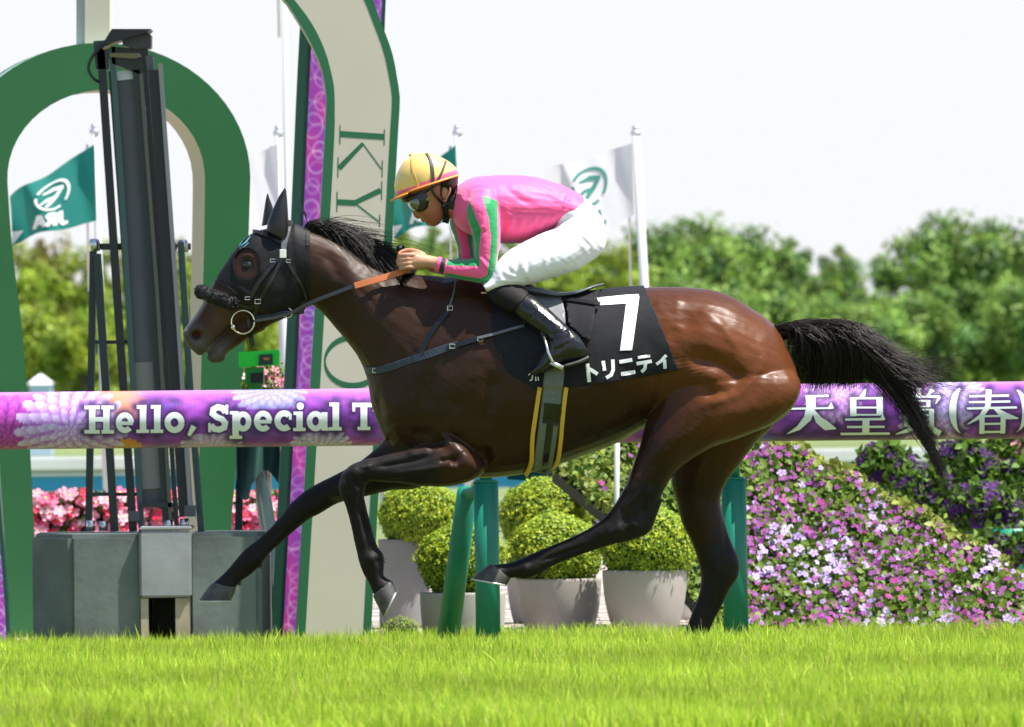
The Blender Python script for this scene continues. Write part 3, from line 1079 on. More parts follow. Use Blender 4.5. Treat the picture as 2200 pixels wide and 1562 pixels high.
banner_post('dark green post with violet patterned banner left of the lettered arch', [(668, -260), (645, 55), (629, 397), (612, 800), (582, 1364), (580, 1420)], 26, 40, 8.0, 3)
banner_post('violet banner post almost hidden behind the lettered arch', [(786, -260), (768, 20), (758, 397), (738, 800), (690, 1364), (688, 1420)], 16, 36, 8.6, 5)
banner_post('violet edged post at the left edge of the photo by the green arch leg', [(-70, 600), (-52, 1000), (-30, 1300), (-26, 1420)], 6, 34, 7.0, 8)

# ------------------------------------------------------------------ photo finish tower on its concrete block
YB = 7.4
M['concrete'] = mat('concrete_dark', (.125, .15, .14), .85, noise=(2.6, .55, 1.35), bump=(25, .25, .006))
M['concrete_light'] = mat('concrete_light', (.30, .31, .32), .8, noise=(6, .85, 1.1), bump=(30, .2, .004))
M['concrete_tan'] = mat('concrete_tan', (.42, .35, .25), .85, noise=(9, .7, 1.1))
M['black_green'] = mat('tower_green_black', (.012, .03, .03), .4)
M['black_metal'] = mat('tower_black', (.010, .012, .014), .45)
M['tower_teal'] = mat('tower_teal', (.045, .10, .095), .4)
M['tower_grey'] = mat('tower_grey', (.085, .095, .10), .5, noise=(3, .85, 1.15))
M['steel'] = mat('steel', (.6, .6, .58), .25, metal=1.0)
blk = empty('concrete_base', P(315, 1380, YB)); blk.location.z = GZ
tag(blk, 'dark grey concrete block with pale centre under the camera tower', 'concrete base')
zt = P(315, 1146, YB).z
X = lambda px, Y=YB: P(px, 1200, Y).x


def plan_prism(pts, z0, z1):
    mb = MB()
    V = [Vector((x, y, z0)) for x, y in pts]
    mb.prism(V, (0, 0, z1 - z0)); return mb


plan_prism([(X(316), YB), (X(150), YB), (X(62), YB + .33), (X(62), YB + .8), (X(316), YB + .8)], GZ, zt).build('block', M['concrete'], blk, bevel=.02)
plan_prism([(X(404), YB), (X(558), YB), (X(576), YB + .1), (X(576), YB + .8), (X(404), YB + .8)], GZ, zt).build('block', M['concrete'], blk, bevel=.02)
zo = P(315, 1284, YB).z
plan_prism([(X(317), YB + .05), (X(403), YB + .05), (X(403), YB + .8), (X(317), YB + .8)], zo, zt - .01).build('lintel', M['concrete'], blk)
plan_prism([(X(300), YB - .035), (X(412), YB - .035), (X(412), YB - .003), (X(300), YB - .003)], zo - .0, zt + .012).build('pale_panel', M['concrete_light'], blk, bevel=.01)
plan_prism([(X(300), YB - .035), (X(412), YB - .035), (X(412), YB + .5), (X(300), YB + .5)], zt + .014, zt + .03).build('pale_cap', M['concrete_light'], blk, bevel=.006)
plan_prism([(X(302), YB - .02), (X(318), YB - .02), (X(318), YB - .003), (X(302), YB - .003)], GZ, zo - .004).build('jamb', M['concrete_tan'], blk)
plan_prism([(X(376), YB - .02), (X(407), YB - .02), (X(407), YB - .003), (X(376), YB - .003)], GZ, zo - .004).build('jamb', M['concrete_tan'], blk)
plan_prism([(X(317), YB + .55), (X(403), YB + .55), (X(403), YB + .6), (X(317), YB + .6)], GZ, zo).build('back_wall', M['black_metal'], blk)  # coloured black: the dark inside the opening is put into the wall

tw = empty('finish_camera_tower', P(310, 1146, YB + .3)); tw.location.z = zt
tag(tw, 'tall slender black photo finish camera tower with grey panel', 'camera tower')
T = lambda x, y, d=0.0: P(x, y, YB + .3 + d)


def bar(name, pts, w, m, d=0.0, depth=.05, zlow=None):
    """square bar of width w px along photo points at tower depth + d"""
    mb = MB()
    ww = w * 47.7 / FPX
    p = [T(x, y, d) for x, y in pts]
    for a, b in zip(p[:-1], p[1:]):
        t = (b - a).normalized(); s = Vector((-t.z, 0, t.x)) * ww / 2
        mb.prism([a - s, a + s, b + s, b - s], (0, depth, 0))
    return mb.build(name, m, tw)


bar('panel', [(263, 152), (330, 1085)], 60, M['tower_grey'], .06, .03)
bar('panel_inset', [(308, 778), (328, 1050)], 46, mat('panel_warm', (.22, .21, .19), .5), .05, .008)
bar('panel_top', [(262, 152), (264, 172)], 44, mat('panel_white', (.55, .58, .58), .4), .048, .01)
bar('rail', [(216, 104), (250, 620), (286, 1142)], 17, M['black_metal'], 0, .06)
bar('rail', [(240, 100), (262, 420), (304, 1142)], 13, M['tower_teal'], .02, .05)
bar('rail', [(292, 150), (326, 620), (358, 1142)], 15, M['black_green'], .02, .05)
bar('rail', [(303, 160), (337, 620), (368, 1142)], 8, mat('tower_olive', (.10, .10, .075), .4), -.01, .03)
bar('rail', [(312, 150), (346, 620), (380, 1142)], 10, M['tower_grey'], .03, .05)
bar('rail', [(333, 150), (366, 620), (400, 1110)], 30, M['black_metal'], -.02, .08)
bar('rail', [(344, 136), (378, 620), (410, 1110)], 9, mat('tower_edge', (.27, .27, .27), .35), -.045, .02)
bar('rail', [(388, 520), (408, 830), (432, 1142)], 14, M['tower_teal'], .05, .06)
bar('strut', [(200, 540), (190, 1142)], 15, M['black_green'], .1, .06)
bar('strut', [(208, 545), (226, 820), (246, 1142)], 17, M['black_green'], .05, .06)
for y in (735, 1062): bar('rung', [(190, y), (300, y)], 8, M['black_green'], .09, .02)
bar('rung', [(196, 530), (410, 530)], 14, M['black_green'], .12, .03)
bar('rung', [(300, 1085), (372, 1085)], 10, M['black_green'], -.01, .03)
bar('foot_plate', [(275, 1109), (300, 1109)], 22, M['tower_grey'], -.02, .04)
bar('foot_plate', [(396, 1098), (420, 1098)], 24, M['tower_grey'], -.05, .05)
for (x, y0) in ((195, 1118), (222, 1120), (396, 1114), (362, 1118)):
    mb = MB(); a, b = T(x, y0), T(x, 1146); b.z = zt + .01
    mb.tube([a, b], .021, 12); mb.build('anchor_stub', M['steel'], tw, True)
for (x, y) in ((203, 526), (392, 528)):
    mb = MB(); mb.lathe(T(x, y, .1), [(0, .03), (.02, .027), (.028, .01), (.028, -.03), (0, -.03)], 12); mb.build('knob', M['steel'], tw, True)
# camera head
mb = MB(); mb.prism([T(268, 73), T(324, 73), T(324, 103), T(290, 106), T(262, 96)], (0, .22, 0)); mb.build('camera_body', mat('camera_grey', (.045, .05, .06), .5), tw, bevel=.004)
mb = MB(); mb.prism([T(240, 62, -.08), T(324, 62, -.08), T(316, 70, -.08), T(228, 94, -.08), T(224, 88, -.08)], (0, .34, 0)); mb.build('roof_plate', M['black_metal'], tw)
mb = MB(); mb.prism([T(236, 114), T(300, 114), T(306, 122), T(288, 126), T(236, 122)], (0, .15, 0)); mb.build('bracket', mat('brass_bracket', (.16, .14, .06), .4), tw)
mb = MB(); mb.prism([T(200, 88), T(232, 86), T(234, 150), T(206, 150)], (0, .08, 0)); mb.build('side_box', M['black_green'], tw, bevel=.003)
mb = MB(); mb.prism([T(240, 100, .02), T(318, 106, .02), T(322, 150, .02), T(300, 160, .02), T(240, 136, .02)], (0, .08, 0)); mb.build('head_mount', M['black_metal'], tw)
mb = MB(); mb.prism([T(312, 120), T(328, 118), T(331, 150), T(316, 152)], (0, .06, 0)); mb.build('side_box', mat('tower_grey2', (.09, .09, .11), .5), tw)
mb = MB(); mb.tube(catmull([list(T(222, 96, -.03)), list(T(198, 122, -.03)), list(T(190, 148, -.03)), list(T(200, 168, -.03)), list(T(212, 176, 0))], 6), .008, 6); mb.build('cable', M['black_metal'], tw, True)
mb = MB(); mb.tube(catmull([list(T(266, 79, -.02)), list(T(252, 80, -.03)), list(T(236, 98, -.03)), list(T(222, 104, -.02))], 6), .009, 6); mb.build('cable', mat('tan_cable', (.35, .28, .18), .5), tw, True)

# bright green camera on its stand
YC = 8.8
cs = empty('camera_stand', P(556, 1365, YC)); cs.location.z = GZ
tag(cs, 'bright green boxed remote camera on a stand with dark green drape', 'camera stand')
M['neon'] = mat('neon_green', (.02, .88, .06), .45)
M['neon_dark'] = mat('neon_green_side', (.012, .33, .05), .45)
q = lambda x, y, d=0.0: P(x, y, YC + d)
mb = MB(); mb.prism([q(512, 757), q(600, 751), q(600, 785), q(513, 789)], (0, .25, 0)); mb.build('hood_box', M['neon'], cs, bevel=.004)
mb = MB(); mb.prism([q(556, 762, -.012), q(586, 760, -.012), q(586, 783, -.012), q(556, 785, -.012)], (0, .01, 0)); mb.build('lens_panel', M['post_dark_green'], cs)
mb = MB(); mb.prism([q(566, 768, -.016), q(578, 768, -.016), q(578, 774, -.016), q(566, 774, -.016)], (0, .003, 0)); mb.build('indicator', mat('amber', (.7, .2, .02), .4), cs)
mb = MB(); mb.prism([q(526, 789.5, .02), q(566, 788, .02), q(566, 826, .02), q(526, 826, .02)], (0, .2, 0)); mb.build('lower_box', M['neon_dark'], cs, bevel=.004)
mb = MB(); mb.prism([q(538, 802, .005), q(566, 800, .005), q(566, 822, .005), q(538, 822, .005)], (0, .012, 0)); mb.build('lens_panel', M['black_metal'], cs)
mb = MB(); mb.prism([q(536, 826.5, .05), q(562, 826.5, .05), q(562, 960, .05), q(536, 960, .05)], (0, .1, 0)); mb.build('neck', M['neon_dark'], cs)
mb = MB(); mb.tube(catmull([list(q(552, 945)), list(q(556, 1030)), list(q(562, 1100)), list(q(574, 1170)), list(q(584, 1365))], 5), [.022] * 21, 10); mb.build('pole', mat('pole_grey', (.33, .34, .32), .4), cs, True)
mb = MB(); mb.tube([q(552, 985, .03), q(572, 1080, -.02), q(600, 1260, -.05), q(606, 1365, -.05)], [.02, .03, .03, .03], 10); mb.build('leg', mat('leg_pale_green', (.32, .42, .36), .5), cs, True)
V, F = [], []
for i in range(15):
    for j in range(11):
        u, v = i / 14, j / 10
        x = 506 + 96 * u; y = 945 + (85 + 20 * math.sin(u * 7)) * v + 25 * v * (u < .3)
        V.append(q(x, y, -.03 + .05 * math.sin(u * 9 + v) - .05 * v))
for j in range(10):
    for i in range(14): F.append((i * 11 + j, i * 11 + j + 1, (i + 1) * 11 + j + 1, (i + 1) * 11 + j))
obj('drape', V, F, mat('drape_green', (.004, .045, .035), .7), cs)
mb = MB(); mb.prism([q(508, 960, .1), q(524, 960, .1), q(516, 1365, .1), q(500, 1365, .1)], (0, .05, 0)); mb.build('leg', M['black_green'], cs)
fb = empty('pink_rose_bush', P(572, 1365, YC + .6)); fb.location.z = GZ
tag(fb, 'pink flowering bush behind the bright green camera box', 'bush')
pts = np.array([list(P(570 + rng.normal(0, 17), 812 + rng.normal(0, 14), YC + .6 + rng.normal(0, .06))) for _ in range(700)])
n_ = sph(700)
cl = np.array([.10, .16, .03]) * rng.uniform(.5, 1.8, (700, 1))
V, F, c = leaves(pts, n_, .03, .6, cl); o = obj('foliage', V, F, M['leaf'], fb, False, c); o['kind'] = 'stuff'
for _ in range(26):
    flower(fb, P(570 + rng.normal(0, 20), 812 + rng.normal(0, 13), YC + .5), (rng.normal(0, .4), -1, .6), random.choice(['rose', 'pink', 'blush']), .8)
mb = MB(); a = P(572, 825, YC + .62); b = Vector((a.x, a.y, GZ)); mb.tube([b, a], .02, 8); mb.build('stem', M['bark'], fb)

# ------------------------------------------------------------------ the padded rail with its print
YR, RR = 5.0, 0.1255
c0, c1 = P(-200, 906.5, YR), P(2400, 879, YR)
rz = (c0.z + c1.z) / 2
rl = empty('running_rail', (0, YR, GZ))
tag(rl, 'thick padded running rail with violet dahlia print and white lettering', 'rail')
zs = lambda X_, Y_: (X_ / 2.619, 820 + Y_ / 2.619)
TX = []     # (points in photo pixels, width px)


def tz(pts, w): TX.append(([zs(*p) for p in pts], [x / 2.619 for x in w] if isinstance(w, list) else w / 2.619))


for x in (520, 600): tz([(x, 138), (x, 287)], 36)
for (a, b) in ((476, 562), (572, 642)):
    for y in (145, 282): tz([(a, y), (b, y)], 20)
tz([(520, 212), (600, 212)], 26)
for cx, cy in ((704, 231), (1481, 222)):
    tz(arc(cx, cy, 36, 43, 42, 358, 24), 31); tz([(cx - 34, cy + 3), (cx + 46, cy + 3)], 20)
for x, y0, y1 in ((806, 132, 288), (886, 132, 288), (1890, 118, 274)):
    tz([(x, y0), (x, y1)], 36); tz([(x - 36, y0 + 10), (x, y0 + 10)], 20); tz([(x - 38, y1 - 9), (x + 33, y1 - 9)], 19)
for a0 in (0, 180): tz(arc(983, 230, 39, 42, a0, a0 + 181, 16), 34)
tz([(1092, 250), (1062, 304)], [32, 18])
tz([(1270, 172), (1252, 149), (1226, 143), (1202, 156), (1197, 180), (1220, 199), (1250, 211), (1268, 232), (1262, 258), (1236, 270), (1206, 266), (1188, 244)], 33)
tz([(1277, 130), (1277, 184)], 15); tz([(1180, 232), (1180, 284)], 15)
tz([(1326, 166), (1326, 320)], 36); tz([(1292, 313), (1362, 313)], 18); tz([(1294, 175), (1326, 175)], 18)
for a0 in (0, 180): tz(arc(1368, 224, 32, 41, a0, a0 + 181, 16), 31)
tz(arc(1600, 220, 38, 42, 48, 316, 20), 34); tz([(1634, 182), (1634, 214)], 16)
tz([(1686, 168), (1686, 277)], 36); tz([(1652, 178), (1686, 178)], 19); tz([(1650, 269), (1720, 269)], 18)
for a0 in (0, 180): tz(arc(1690, 138, 10, 10, a0, a0 + 181, 8), 20)
for a0 in (0, 180): tz(arc(1776, 222, 34, 41, a0, a0 + 181, 16), 31)
tz([(1826, 172), (1826, 275)], 34); tz([(1815, 267), (1850, 267)], 17)
tz([(1984, 131), (2112, 131)], 24); tz([(1991, 119), (1991, 168)], 15); tz([(2105, 119), (2105, 168)], 15); tz([(2048, 130), (2048, 270)], 38); tz([(2012, 263), (2084, 263)], 19)
NT = len(TX)


def tk(pts, w, s=4.111, ox=1640, oy=680): TX.append(([(ox + x / s, oy + y / s) for x, y in pts], [q / s for q in w] if isinstance(w, list) else w / s))


tk([(372, 706), (575, 700)], 18); tk([(228, 815), (610, 808)], 17); tk([(570, 806), (596, 784), (622, 812)], [4, 40, 4])
tk([(418, 706), (420, 800), (388, 900), (310, 985), (212, 1036)], [88, 82, 66, 40, 5]); tk([(432, 822), (490, 915), (560, 968), (642, 992)], [20, 66, 78, 8])
tk([(792, 715), (792, 880)], 56); tk([(1026, 712), (1026, 872)], 56); tk([(792, 722), (1036, 722)], 17); tk([(792, 804), (1030, 804)], 17); tk([(792, 868), (1030, 868)], 15)
tk([(905, 640), (870, 715)], [10, 50])
tk([(720, 910), (1066, 906)], 20); tk([(1030, 904), (1052, 884), (1074, 908)], [4, 36, 4]); tk([(738, 976), (1070, 974)], 19); tk([(684, 1038), (1118, 1034)], 21); tk([(905, 908), (905, 1036)], 62)
tk([(1372, 630), (1372, 700)], 44); tk([(1250, 648), (1292, 700)], [44, 14]); tk([(1500, 640), (1446, 700)], [44, 14]); tk([(1196, 712), (1556, 706)], 20); tk([(1206, 708), (1184, 780)], [20, 40]); tk([(1556, 706), (1520, 772)], [30, 10])
tk([(1290, 742), (1290, 800)], 36); tk([(1456, 740), (1456, 800)], 36); tk([(1290, 746), (1456, 744)], 16); tk([(1290, 796), (1456, 794)], 14)
tk([(1262, 818), (1262, 974)], 44); tk([(1484, 816), (1484, 974)], 44)
for y in (824, 872, 918, 964): tk([(1262, y), (1484, y - 2)], 15)
tk([(1330, 976), (1270, 1010), (1170, 1040)], [50, 34, 6]); tk([(1420, 976), (1500, 1000), (1566, 1034)], [14, 50, 50])
tk(arc(1770, 833, 100, 205, 252, 108, 22), [12] + [14 + 50 * math.sin(math.pi * i / 20) for i in range(1, 22)] + [10])
t2 = lambda pts, w: tk(pts, w, 2.52, 1550, 780)
t2([(1342, 180), (1556, 176)], 11); t2([(1338, 212), (1562, 208)], 11); t2([(1328, 246), (1598, 240)], 12)
t2([(1448, 144), (1440, 236), (1404, 288), (1330, 332)], [30, 30, 24, 4]); t2([(1478, 244), (1530, 286), (1606, 300)], [16, 40, 6])
t2([(1410, 284), (1410, 384)], 27); t2([(1524, 282), (1524, 382)], 27); t2([(1410, 288), (1524, 286)], 11); t2([(1410, 330), (1524, 328)], 11); t2([(1410, 374), (1524, 372)], 12)
t2(arc(1582, 260, 62, 118, 288, 432, 22), [6] + [6 + 30 * math.sin(math.pi * i / 20) for i in range(1, 22)] + [6])

nx, na = 1500, 84
x0, x1 = P(-900, 906, YR).x, P(3100, 880, YR).x
xs = np.linspace(x0, x1, nx)
an = np.linspace(0, 2 * np.pi, na, endpoint=False)
XX, AA = np.meshgrid(xs, an, indexing='ij')
V = np.stack([XX, YR - RR * np.cos(AA), rz + RR * np.sin(AA)], -1).reshape(-1, 3)
F = np.array([[i * na + k, i * na + (k + 1) % na, (i + 1) * na + (k + 1) % na, (i + 1) * na + k] for i in range(nx - 1) for k in range(na)])
Q = to_px(V, YR)
Q[:, 1] = np.where(np.cos(AA.ravel()) < 0, Q[:, 1] + 400, Q[:, 1])
# unrolled print coordinates: along the rail, around it
U = Q[:, 0]; W_ = -(np.where(AA.ravel() > np.pi, AA.ravel() - 2 * np.pi, AA.ravel())) * 61.0
f1 = fbm(U * .012, W_ * .02, 1); f2 = fbm(U * .02 + 5, W_ * .03, 2); f3 = fbm(U * .16, W_ * .20, 4, 3)
c = np.zeros((len(V), 3)) + np.array([.24, .045, .38])
mixc = lambda c, col, w: c * (1 - w[:, None]) + np.array(col) * w[:, None]
c = mixc(c, (.48, .08, .46), np.clip(f1 * 1.2, 0, .85))
c = mixc(c, (.06, .012, .17), np.clip(-f2 * 1.3 - .1, 0, .85))
c = mixc(c, (.16, .13, .52), np.clip(fbm(U * .015 + 9, W_ * .03, 6) * 1.4 - .5, 0, .7))
c *= (1 + .38 * f3)[:, None]
c = mixc(c, (.60, .22, .66), np.clip((-W_ - 46) / 46, 0, .75))  # paler upper side: sunlight on the tube painted into the print colour


def dahlia(c, cx, cy, R, ca, cb, cut=None):
    d = np.hypot(U - cx, (W_ - cy)) + 1e-6
    th = np.arctan2(W_ - cy, U - cx)
    K = 6.0
    q = (d / R) ** .7 * K
    tone_out = None
    w = np.zeros(len(c)); col = np.zeros((len(c), 3))
    # petals of the outer rings lie under those of the inner ones: paint from outside in
    for k in range(int(K) - 1, -1, -1):
        npet = 6 + 3 * k
        ph = (th / (2 * np.pi) * npet + .5 * (k % 2) + .13 * k) % 1.0 - .5
        r1 = q - k                                            # 0 at the ring's foot, 1.5 at the petal tips
        tip = 1.45 - 1.3 * np.abs(ph * 2) ** 2.2
        inside = (r1 < tip) & (r1 > -1.2)
        t = np.clip(.08 + .75 * np.clip(r1, 0, 1.4) - .25 * (np.abs(ph) * 2) ** 2 + .30 * (np.abs(r1 - tip) < .22), 0, 1)
        m_ = inside
        w = np.where(m_, 1.0, w)
        pc = np.array(ca)[None] * (1 - t[:, None]) + np.array(cb)[None] * t[:, None]
        col = np.where(m_[:, None], pc, col)
    if cut is not None: w = w * cut
    return c * (1 - w[:, None]) + col * w[:, None]


c = mixc(c, (.62, .26, .10), np.clip(1 - np.abs(U - 255) / 62, 0, 1) ** .3 * (np.abs(U - 255) < 56 + 8 * np.sin(W_ * .35)) * (W_ < 0) * .9)
c = mixc(c, (.60, .22, .02), (np.hypot((U - 275) / 1.1, W_ - 72) < 28 + 3 * np.sin(np.arctan2(W_ - 72, U - 275) * 12)) * .95)
c = dahlia(c, 20, 35, 95, (.22, .02, .30), (.52, .07, .42))
c = dahlia(c, 155, 20, 110, (.36, .13, .55), (.60, .47, .80))
c = dahlia(c, 455, 75, 62, (.36, .20, .55), (.62, .46, .78), (W_ > 32) * 1.0)
c = dahlia(c, 690, 80, 62, (.30, .20, .52), (.60, .50, .80), (W_ > 34) * 1.0)
c = dahlia(c, 580, -75, 75, (.22, .18, .50), (.34, .34, .66), (W_ < -20) * 1.0)
c = dahlia(c, 1010, 40, 80, (.3, .05, .4), (.55, .2, .6))
c = dahlia(c, 1790, -40, 60, (.40, .12, .52), (.62, .40, .76))
c = dahlia(c, 2005, 30, 70, (.40, .16, .55), (.66, .46, .80))
c = dahlia(c, 2050, -40, 60, (.34, .2, .6), (.6, .5, .82))
# dark printed glow behind the lettering
C2 = np.stack([U, 905 - .0107 * U + np.sin(np.clip(W_ / 61, -1.57, 1.57)) * 61], 1)
near = np.full(len(V), 1e9)
front = np.cos(AA.ravel()) > 0
idx = np.where(front)[0]
for pts, w in TX:
    pa = np.array(pts); lo = pa.min(0) - 50; hi = pa.max(0) + 50
    s_ = idx[(C2[idx, 0] > lo[0]) & (C2[idx, 0] < hi[0])]
    near[s_] = np.minimum(near[s_], seg_dist(C2[s_], pts) - (np.mean(w) / 2))
c = mixc(c, (.035, .008, .085), .92 * np.exp(-(np.clip(near, 0, 999) / 9.0) ** 1.6))
c = mixc(c, (.10, .02, .05), np.clip((W_ - 76) / 16, 0, .8))  # darker underside: shade painted into the print colour
M['rail_print'] = mat('rail_vinyl', (.3, .05, .4), .38, vcol=True, spec=.4)
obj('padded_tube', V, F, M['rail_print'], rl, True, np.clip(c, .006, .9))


def on_rail(x, y, lift=.0015):
    p = P(x, y, YR - RR * .8)
    dz = max(-.999, min(.999, (p.z - rz) / (RR + lift)))
    return Vector((p.x, YR - (RR + lift) * math.sqrt(1 - dz * dz), p.z))


M['rail_letter'] = mat('rail_lettering', (.70, .73, .73), .4)
gl = [list(range(0, 7)), [7, 8], [11, 12, 13], [14, 15, 16], [20, 21]]
decal('lettering', [stroke(p, w) for p, w in TX[:NT]], on_rail, M['rail_letter'], rl, 4.5)
decal('lettering', [stroke(p, w) for p, w in TX[NT:]], on_rail, M['rail_letter'], rl, 4.5)
# posts: upright posts with a neck up to the tube, one raking brace
M['post_green'] = mat('post_green', (.0, .16, .095), .5, noise=(6, .88, 1.1))
for i, (xt, yt, xb) in enumerate([(1044, 1036, 1050), (1576, 1030, 1583), (512, 1040, 518), (-20, 1046, -14), (2108, 1024, 2115)]):
    if i >= 2: continue
    a, b = P(xt, yt, YR + .02), P(xb, 1440, YR + .02); b.z = GZ
    mb = MB(); mb.tube([a, b], .0545, 24); mb.tube([a + Vector((0, 0, .012)), a], [.045, .0565], 24)
    mb.build('post', M['post_green'], rl, True)
    mb = MB(); mb.tube([a - Vector((0, 0, .02)), Vector((a.x, YR, rz - RR * .9))], .028, 14); mb.build('neck', M['post_green'], rl, True)
a, b = P(1004, 1058, YR + .28), P(958, 1440, YR + .9); b.z = GZ
mb = MB(); mb.tube([a, b], [.046, .052], 20); mb.build('brace', M['post_green'], rl, True)
mb = MB(); mb.tube([a + Vector((0, 0, -.01)), P(1044, 1050, YR + .05)], .03, 12); mb.build('brace_joint', M['post_green'], rl, True)
# ------------------------------------------------------------------ box balls in planters
M['pot'] = mat('pot_clay', (.33, .305, .27), .8, noise=(3.5, .78, 1.12), bump=(40, .15, .003))
M['pot_dark'] = mat('pot_grey', (.20, .195, .185), .75, noise=(5, .9, 1.08))
M['potting'] = mat('potting_soil', (.03, .022, .015), .95)


def box_ball(parent, c, r, n, squash=.88):
    d = sph(n)
    lump = 1 + .022 * np.sin(d[:, 0] * 7 + 1) * np.sin(d[:, 1] * 6 + 2) + .022 * np.sin(d[:, 2] * 9 + d[:, 0] * 5)
    rad = r * lump * rng.uniform(.90, 1.03, n)
    pts = d * rad[:, None] * np.array([1, 1, squash]) + np.array(c)
    # new growth light, old leaves dark, in tufts
    tuft = np.clip(.5 + .8 * np.sin(d[:, 0] * 17 + 3 * np.sin(d[:, 2] * 11)) * np.sin(d[:, 2] * 16 + 3 * np.sin(d[:, 1] * 12)), 0, 1)
    t = np.clip(.55 * tuft + .55 * rng.random(n) - .05, 0, 1)[:, None]
    cols = np.array([.065, .15, .016]) * (1 - t) + np.array([.44, .55, .03]) * t
    V, F, c_ = leaves(pts, d + np.array([0, -.2, .35]), r * .082, .5, cols, .65)
    m_ = n // 45; dd = sph(m_); dd[:, 2] = np.abs(dd[:, 2]) * .8
    p2 = np.repeat(dd, 5, 0) * (r * (1.0 + .035 * np.tile(np.arange(5), m_)))[:, None] * np.array([1, 1, squash]) + np.array(c) + rng.normal(0, r * .012, (m_ * 5, 3))
    V2, F2, c2 = leaves(p2, np.repeat(dd, 5, 0), r * .085, .7, np.tile(np.array([[.48, .55, .03]]), (m_ * 5, 1)) * rng.uniform(.6, 1.1, (m_ * 5, 1)), .6)
    V, F, c_ = np.concatenate([V, V2]), np.concatenate([F, F2 + len(V)]), np.concatenate([c_, c2])
    o = obj('foliage', V, F, M['leaf'], parent, False, c_); o['kind'] = 'stuff'
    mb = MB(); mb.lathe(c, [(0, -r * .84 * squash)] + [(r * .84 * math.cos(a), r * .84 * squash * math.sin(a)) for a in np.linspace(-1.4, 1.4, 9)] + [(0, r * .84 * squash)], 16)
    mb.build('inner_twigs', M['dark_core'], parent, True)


def planter(label, xl, xr, yrim, Y, taper, ball, bulge=.0, pm='pot', n=9000):
    """planter between photo columns xl..xr with its rim at yrim; ball = (cx, cy, r) in pixels"""
    k = (CAM_D + Y) / FPX
    c = P((xl + xr) / 2, yrim, Y); R = (xr - xl) / 2 * k; H = c.z - GZ
    e = empty('planter', (c.x, Y, GZ)); tag(e, label, 'planter', 'box balls in planters')
    prof = [(0, 0.0), (R * taper, 0.0)] + [(R * (taper + (1 - taper) * math.sin(t * math.pi / 2) ** (1 / (1 + bulge))), H * t) for t in np.linspace(.05, .96, 12)] + [(R, H), (R * .985, H + .004), (R * .93, H + .003), (R * .92, H - .03), (R * .915, H - .05)]
    mb = MB(); mb.lathe((c.x, Y, GZ), prof, 40); mb.build('pot', M[pm], e, True)
    mb = MB(); mb.lathe((c.x, Y, GZ), [(0, H - .035), (R * .918, H - .04)], 28); mb.build('soil', M['potting'], e)
    b = P(ball[0], ball[1], Y); box_ball(e, (b.x, Y, b.z), ball[2] * k, n)
    return e


planter('tall grey cylinder planter with a box ball, behind the bent foreleg', 812, 922, 1160, 11.0, .97, (903, 1108, 86), pm='pot_dark')
planter('low planter with a box ball between the bent foreleg and the raking brace', 902, 1086, 1274, 8.6, .93, (992, 1206, 92))
planter('pale bowl planter with a box ball under the near hind hoof', 1110, 1292, 1244, 9.3, .72, (1193, 1190, 98), .6)
planter('planter with a box ball half hidden behind the upright green post', 1086, 1262, 1200, 11.8, .8, (1170, 1112, 96), .5)
planter('pale bowl planter with a box ball right of the near hind hoof', 1294, 1476, 1226, 9.0, .62, (1392, 1176, 100), .8)
planter('planter mostly hidden behind the hind legs with its box ball above', 1390, 1506, 1180, 12.2, .8, (1432, 1112, 84), .5)
gb = empty('box_shrub', P(862, 1352, 8.3)); gb.location.z = GZ
tag(gb, 'small low dark box shrub on the paving left of the planters', 'shrub')
box_ball(gb, (gb.location.x, 8.3, P(862, 1362, 8.3).z), 44 * 48.3 / FPX, 900)

# ------------------------------------------------------------------ sloping flower bed
fbed = empty('flower_bed', P(1800, 1350, 11)); fbed.location.z = GZ
tag(fbed, 'sloping display bed of mauve magenta and lilac petunias at right', 'flower bed')
POLY = [(1186, 994), (1262, 946), (1400, 890), (1560, 885), (1660, 930), (1760, 985), (1900, 1062), (2060, 1150), (2200, 1232), (2320, 1300), (2320, 1430), (1590, 1430), (1480, 1262), (1330, 1114)]
Yb = lambda py: 9.2 + (1350 - py) / 470 * 1.8


def bed_pt(px, py, lift=0.0):
    y = Yb(py)
    lump = .035 * math.sin(px * .031 + 2 * math.sin(py * .02)) * math.sin(py * .037 + 1) + .02 * math.sin(px * .09) * math.sin(py * .08)
    p = P(px, py, y); return p + Vector((0, -.78, .62)) * (lump + lift)


def scatter(poly, n):
    q = np.asarray(poly, float); lo, hi = q.min(0), q.max(0)
    out = np.zeros((0, 2))
    while len(out) < n:
        s = rng.uniform(lo, hi, (n, 2)); out = np.concatenate([out, s[in_poly(s, q)]])
    return out[:n]


q = scatter(POLY, 20000)
edge = seg_dist(q, POLY[3:10])
pts = np.array([list(bed_pt(a, b, rng.uniform(-.03, .035))) for a, b in q])
nr = np.tile(np.array([0, -.78, .62]), (len(pts), 1))
t = rng.random(len(pts))[:, None]
cl = np.array([.07, .14, .022]) * (1 - t) + np.array([.22, .31, .045]) * t
yel = ((edge < 26 + 10 * np.sin(q[:, 0] * .05)) | ((q[:, 0] < 1420) & (rng.random(len(q)) < .45)))[:, None]
cl = np.where(yel, np.array([.26, .30, .05]) * (.6 + .7 * t), cl)
V, F, c = leaves(pts, nr, .042, .75, cl, .75)
o = obj('foliage', V, F, M['leaf'], fbed, False, c); o['kind'] = 'stuff'
mb = MB(); cor = [bed_pt(a, b, -.06) for a, b in POLY]
mb.prism(cor, (0, .12, -.06)); mb.build('soil_panel', M['dark_core'], fbed)
mb = MB()
a = [P(1170, 1004, 11.9), P(1192, 990, 11.9), P(1350, 1116, 11.3), P(1500, 1275, 10.9), P(1485, 1300, 10.9), P(1318, 1146, 11.3)]
